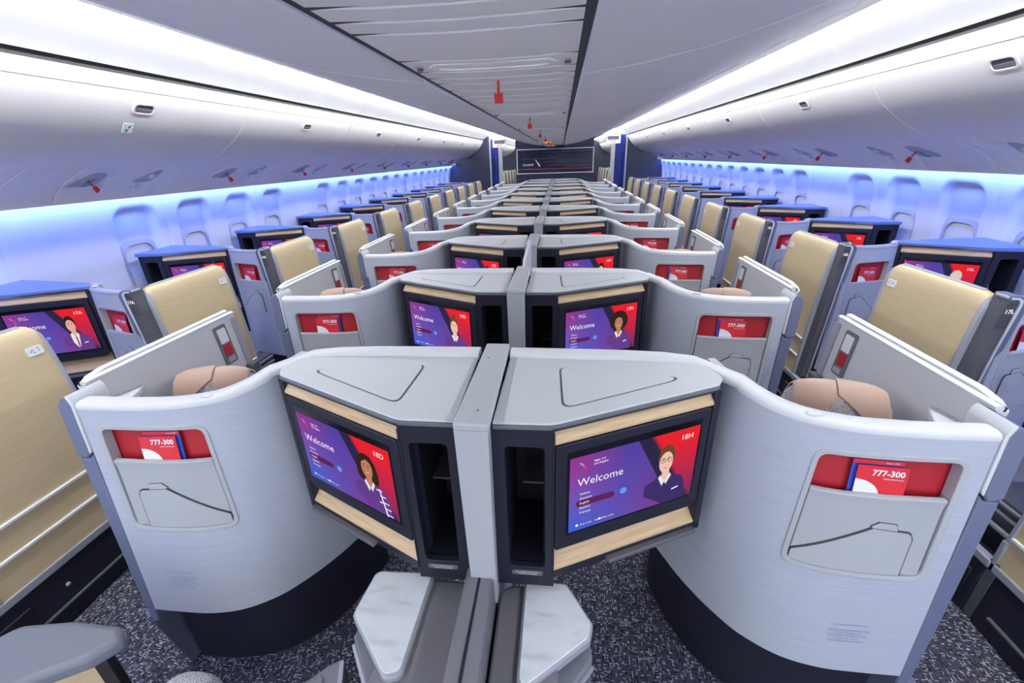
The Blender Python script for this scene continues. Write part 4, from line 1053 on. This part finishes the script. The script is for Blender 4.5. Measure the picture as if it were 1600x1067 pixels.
def build_foreground():
    global ORG
    # one console per side of the centre line, marble tray corner
    for S, side in ((-1, 'left'), (1, 'right')):
        ORG = Vector((S*.2, .6, 0)); root = empty('side_console', ORG)
        dx = 0 if S < 0 else -.05
        if S < 0: mp = [(.35, .875), (.335, .885), (.170, .893), (.177, .61), (.218, .60), (.362, .745), (.360, .78)]
        else: mp = [(.111, .890), (.232, .888), (.300, .775), (.290, .735), (.111, .59)]
        rr = .022
        a = rpoly(mp, rr, 5); c = Vector((sum(p[0] for p in mp)/len(mp), sum(p[1] for p in mp)/len(mp))); b = [tuple(c+(Vector(p)-c)*1.03) for p in a]; a = [tuple(c+(Vector(p)-c)*.965) for p in a]
        MB().prism([(x, y, .585) for x, y in b], [(x, y, .616) for x, y in b]).build('tray_edge', 'slate', root, S, bevel=.005, seg=3)
        MB().prism([(x, y, .612) for x, y in a], [(x, y, .620) for x, y in a]).build('marble_top', 'marble', root, S, bevel=.002)
        xi = .052 if S < 0 else .038
        xo = .20 if S < 0 else .15
        tp = rpoly([(xi, .20), (xi, .885), (xo, .885), (xo+.06, .70), (xo+.05, .20)], [0, .05, .01, 0, 0], 6)
        MB().prism([(x, y, .560) for x, y in tp], [(x, y, .600) for x, y in tp]).build('padded_top', 'mgrey', root, S, bevel=.008, seg=3)
        e = 0 if S < 0 else -.06
        bd = [(xi, .20), (xi, .87), (.30+e, .86), (.355+e, .76), (.36+e, .72), (.21+e, .52), (.20+e, .20)]
        MB().prism([(x, y, .05) for x, y in bd], [(x, y, .562) for x, y in bd]).build('console_body', 'pad', root, S, bevel=.006)
        q0, q1 = Vector((.358+e, .715)), Vector((.212+e, .525)); dd = (q1-q0).normalized(); nn = Vector((-dd.y, dd.x)); nn = nn if nn.x > 0 else -nn
        def Cm(u, z, d): p = q0+dd*u+nn*d; return (p.x, p.y, z)
        g = rrect(.012, .215, .14, .51, .008)
        MB().prism([Cm(u, z, .003) for u, z in g], [Cm(u, z, -.002) for u, z in g]).build('console_door', 'dgrey', root, S, bevel=.002)
        MB().sweep([Cm(.0, .535, .004), Cm(.24, .535, .004)], [(-.004, -.004), (.004, -.004), (.004, .004), (-.004, .004)]).build('door_trim', 'alu', root, S)
        tag(root, f'grey side console with white marble tray top just {side} of the centre armrest', 'side console', 'foreground side consoles')
    # lower bin left of the left console
    ORG = Vector((-.40, .62, 0)); root = empty('storage_box', ORG)
    p = [(.355, .62), (.405, .715), (.44, .69), (.56, .56), (.52, .45), (.40, .45)]
    MB().prism([(-x, y, .05) for x, y in p], [(-x, y, .47) for x, y in p]).build('box_body', 'pad', root, bevel=.005)
    p2 = [(.43, .655), (.445, .665), (.535, .56), (.51, .47), (.46, .47)]
    MB().prism([(-x, y, .468) for x, y in p2], [(-x, y, .476) for x, y in p2]).build('box_pad', 'mgrey', root, bevel=.003)
    MB().sweep([(-.40, .70, .475), (-.37, .62, .475), (-.35, .5, .475)], [(-.006, -.006), (.006, -.006), (.006, .006), (-.006, .006)]).build('box_rim', 'slate', root)
    tag(root, 'low grey storage box beside the left marble console at the bottom edge', 'storage box')
    # centre armrest
    ORG = Vector((0, .6, 0)); root = empty('centre_console_wall', ORG)
    MB().prism([(-.052, .20, .05), (.036, .20, .05), (.030, .868, .05), (-.050, .868, .05)], [(-.048, .20, .700), (.034, .20, .700), (.028, .870, .706), (-.052, .870, .706)]).build('armrest_body', 'mgrey', root, bevel=.008, seg=3)
    MB().box(-.014, -.007, .20, .862, .7035, .7062).build('seam_strip', 'black', root)
    tag(root, 'long grey padded centre armrest with black seam between the marble consoles', 'armrest')
    # near aisle armrest with the champagne side
    ORG = Vector((-1.1, .5, 0)); root = empty('aisle_side_unit', ORG)
    p = rpoly([(-1.42, .44), (-1.27, .63), (-1.13, .655), (-.985, .652), (-.945, .625), (-.99, .565), (-1.10, .50), (-1.20, .38), (-1.30, .30)], [.05, .06, .03, .03, .025, .03, .03, .03, .03], 6)
    MB().prism([(x, y, .585) for x, y in p], [(x, y, .635) for x, y in p]).build('arm_pad', 'pad', root, bevel=.02, seg=4)
    q0, q1 = Vector((-1.30, .36)), Vector((-1.045, .60))
    MB().prism([(q0.x, q0.y, .05), (q1.x, q1.y, .05), (q1.x-.03, q1.y+.02, .05), (q0.x-.03, q0.y+.02, .05)], [(q0.x, q0.y, .585), (q1.x, q1.y, .585), (q1.x-.03, q1.y+.02, .585), (q0.x-.03, q0.y+.02, .585)]).build('side_panel', 'gold', root)
    MB().prism([(-1.05, .595, .05), (-1.005, .60, .05), (-1.02, .63, .05), (-1.07, .62, .05)], [(-1.05, .595, .585), (-1.005, .60, .585), (-1.02, .63, .585), (-1.07, .62, .585)]).build('side_edge', 'black', root, bevel=.004)
    tag(root, 'grey rounded armrest on a champagne panel at the lower left corner', 'armrest')
    ORG = Vector((-.75, .5, 0))
    o = MB().ellipsoid((-.725, .525, .50), (.085, .085, .10), None, 24, 14, .8).box(-.79, -.70, .44, .54, .0, .45).build('side_bolster', 'tweed', None)
    tag(o, 'grey tweed seat bolster peeking over the bottom edge beside the aisle armrest', 'seat bolster')
    ORG = Vector((0, 0, 0))

def build_end():
    global ORG
    # centre bulkhead with the framed striped panel
    pr = [(-1.07, 0), (1.09, 0), (1.09, 2.30), (-1.07, 2.30)]
    tag(MB().prism([(x, 13.0, z) for x, z in pr], [(x, 14.2, z) for x, z in pr]).build('wall_end_centre', 'bulk'), kind='structure')
    ORG = Vector((0, 12.98, 1.3)); root = empty('bulkhead_sign', ORG)
    MB().box(-1.02, 1.07, 12.985, 13.0, 1.33, 1.935).build('sign_panel', 'signp', root)
    A = rrect(-1.04, 1.09, 1.31, 1.955, .002, 1); B = rrect(-1.015, 1.065, 1.335, 1.93, .002, 1)
    MB().ring([(x, 12.97, z) for x, z in A], [(x, 12.97, z) for x, z in B], [(x, 12.995, z) for x, z in A], [(x, 12.995, z) for x, z in B]).build('sign_frame', 'trim', root)
    m = MB()
    for z, x0 in ((1.89, .2), (1.86, -.3), (1.80, .1), (1.75, -.2), (1.70, -.9), (1.655, .05), (1.62, -.3), (1.58, .0), (1.53, -.2), (1.49, .3)):
        m.box(x0, 1.06, 12.981, 12.986, z-.005, z+.005)
    m.build('pale_stripes', 'stripe', root)
    MB().box(-1.0, 1.06, 12.981, 12.986, 1.425, 1.437).build('red_stripe', 'cardred', root)
    text('flagship_lettering', 'FLAGSHIP', .070, 'paper', root, (-.87, 12.978, 1.545), (1, 0, 0), (0, 0, 1), bold=.0015)
    b = [[(-.525, 1.68), (-.495, 1.672), (-.425, 1.575), (-.455, 1.565)], [(-.46, 1.572), (-.405, 1.605), (-.415, 1.565), (-.365, 1.495), (-.425, 1.505)]]
    m = MB()
    for q in b: m.prism([(x, 12.975, z) for x, z in q], [(x, 12.981, z) for x, z in q])
    m.build('airline_mark', 'paper', root)
    tag(root, 'dark striped bulkhead panel in a white frame reading FLAGSHIP with a small bird mark', 'bulkhead panel')
    ORG = Vector((0, 0, 0))
    # lit amber sign under the far centre ceiling
    for y, lab in ((8.9, 'small amber lit sign on the centre ceiling, nearer one'), (12.2, 'small amber lit sign on the centre ceiling just before the bulkhead')):
        ORG = Vector((0, y, 2.0)); r = empty('amber_sign', ORG)
        MB().box(-.22, .04, y, y+.05, 1.99, 2.018).build('sign_case', 'bin2', r, bevel=.004)
        MB().box(-.12, .0, y-.004, y+.001, 1.994, 2.012).build('lit_face', 'amber', r)
        tag(r, lab, 'sign'); ORG = Vector((0, 0, 0))
    # galley wall, metal frame, exit sign in both aisles
    for S, side, xe, xi in ((-1, 'left', 1.78, 1.09), (1, 'right', 1.95, 1.11)):
        xj = 1.51 if S < 0 else 1.60
        ORG = Vector((S*xe, 14, 0)); r = empty('galley_unit', ORG)
        MB().box(xe-.02, 2.52, 13.35, 15.3, 0, 2.25).build('galley_body', 'blue', r, S)
        MB().box(xj+.11, xe-.01, 13.55, 13.62, 0, 2.25).build('galley_side', 'blue', r, S)
        MB().box(xj+.13, xe-.03, 13.53, 13.552, 1.35, 1.75).build('galley_hatch', 'blue', r, S, bevel=.008)
        for y0, z0, z1 in ((13.4, 1.55, 2.1), (13.4, .9, 1.5), (14.4, .9, 2.1)):
            MB().box(xe-.03, xe-.018, y0, y0+.9, z0, z1).build('galley_door', 'blue', r, S, bevel=.01)
        MB().box(xj, xj+.11, 13.5, 13.56, 0, 2.2).build('metal_jamb', 'alu', r, S)
        tag(r, f'dark blue galley unit with metal door jamb beyond the {side} aisle opening', 'galley')
        ORG = Vector((S*1.5, 13.0, 2.1)); r = empty('exit_sign', ORG); xc = (1.5 if S < 0 else 1.58)
        A = rrect(xc-.19, xc+.19, 2.02, 2.24, .01, 2); B = rrect(xc-.15, xc+.15, 2.11, 2.20, .01, 2)
        MB().ring([(x, 12.9, z) for x, z in A], [(x, 12.9, z) for x, z in B], [(x, 12.96, z) for x, z in A], [(x, 12.96, z) for x, z in B]).build('sign_frame', 'trim', r, S)
        MB().box(xc-.15, xc+.15, 12.955, 12.96, 2.11, 2.20).build('sign_window', 'stripe', r, S)
        MB().box(xc-.15, xc-.12, 12.93, 13.04, 2.235, 2.30).box(xc+.12, xc+.15, 12.93, 13.04, 2.235, 2.30).build('hanger', 'trim', r, S)
        text('exit_lettering', 'EXIT', .07, 'exitred', r, (S*xc, 12.897, 2.065), (1, 0, 0), (0, 0, 1), 'CENTER', bold=.001)
        tag(r, f'white hanging sign reading EXIT over the {side} aisle at the cabin end', 'exit sign')
        ORG = Vector((0, 0, 0))
        for x, z0 in ((xe-.02, 0),): pass
    tag(MB().box(-2.9, 2.9, 22.4, 22.5, 0, 2.6).build('wall_far', 'bulk'), kind='structure')
    tag(MB().box(-1.5, 1.5, 14.2, 23.9, 2.32, 2.36).build('ceiling', 'ceil'), kind='structure')
    tag(MB().box(-1.09, -1.07, 14.2, 23.9, 0, 1.2).box(1.07, 1.09, 14.2, 23.9, 0, 1.2).build('wall_centre_block', 'shell'), kind='structure')

build_shell()
build_bins()
build_suites()
build_foreground()
build_end()
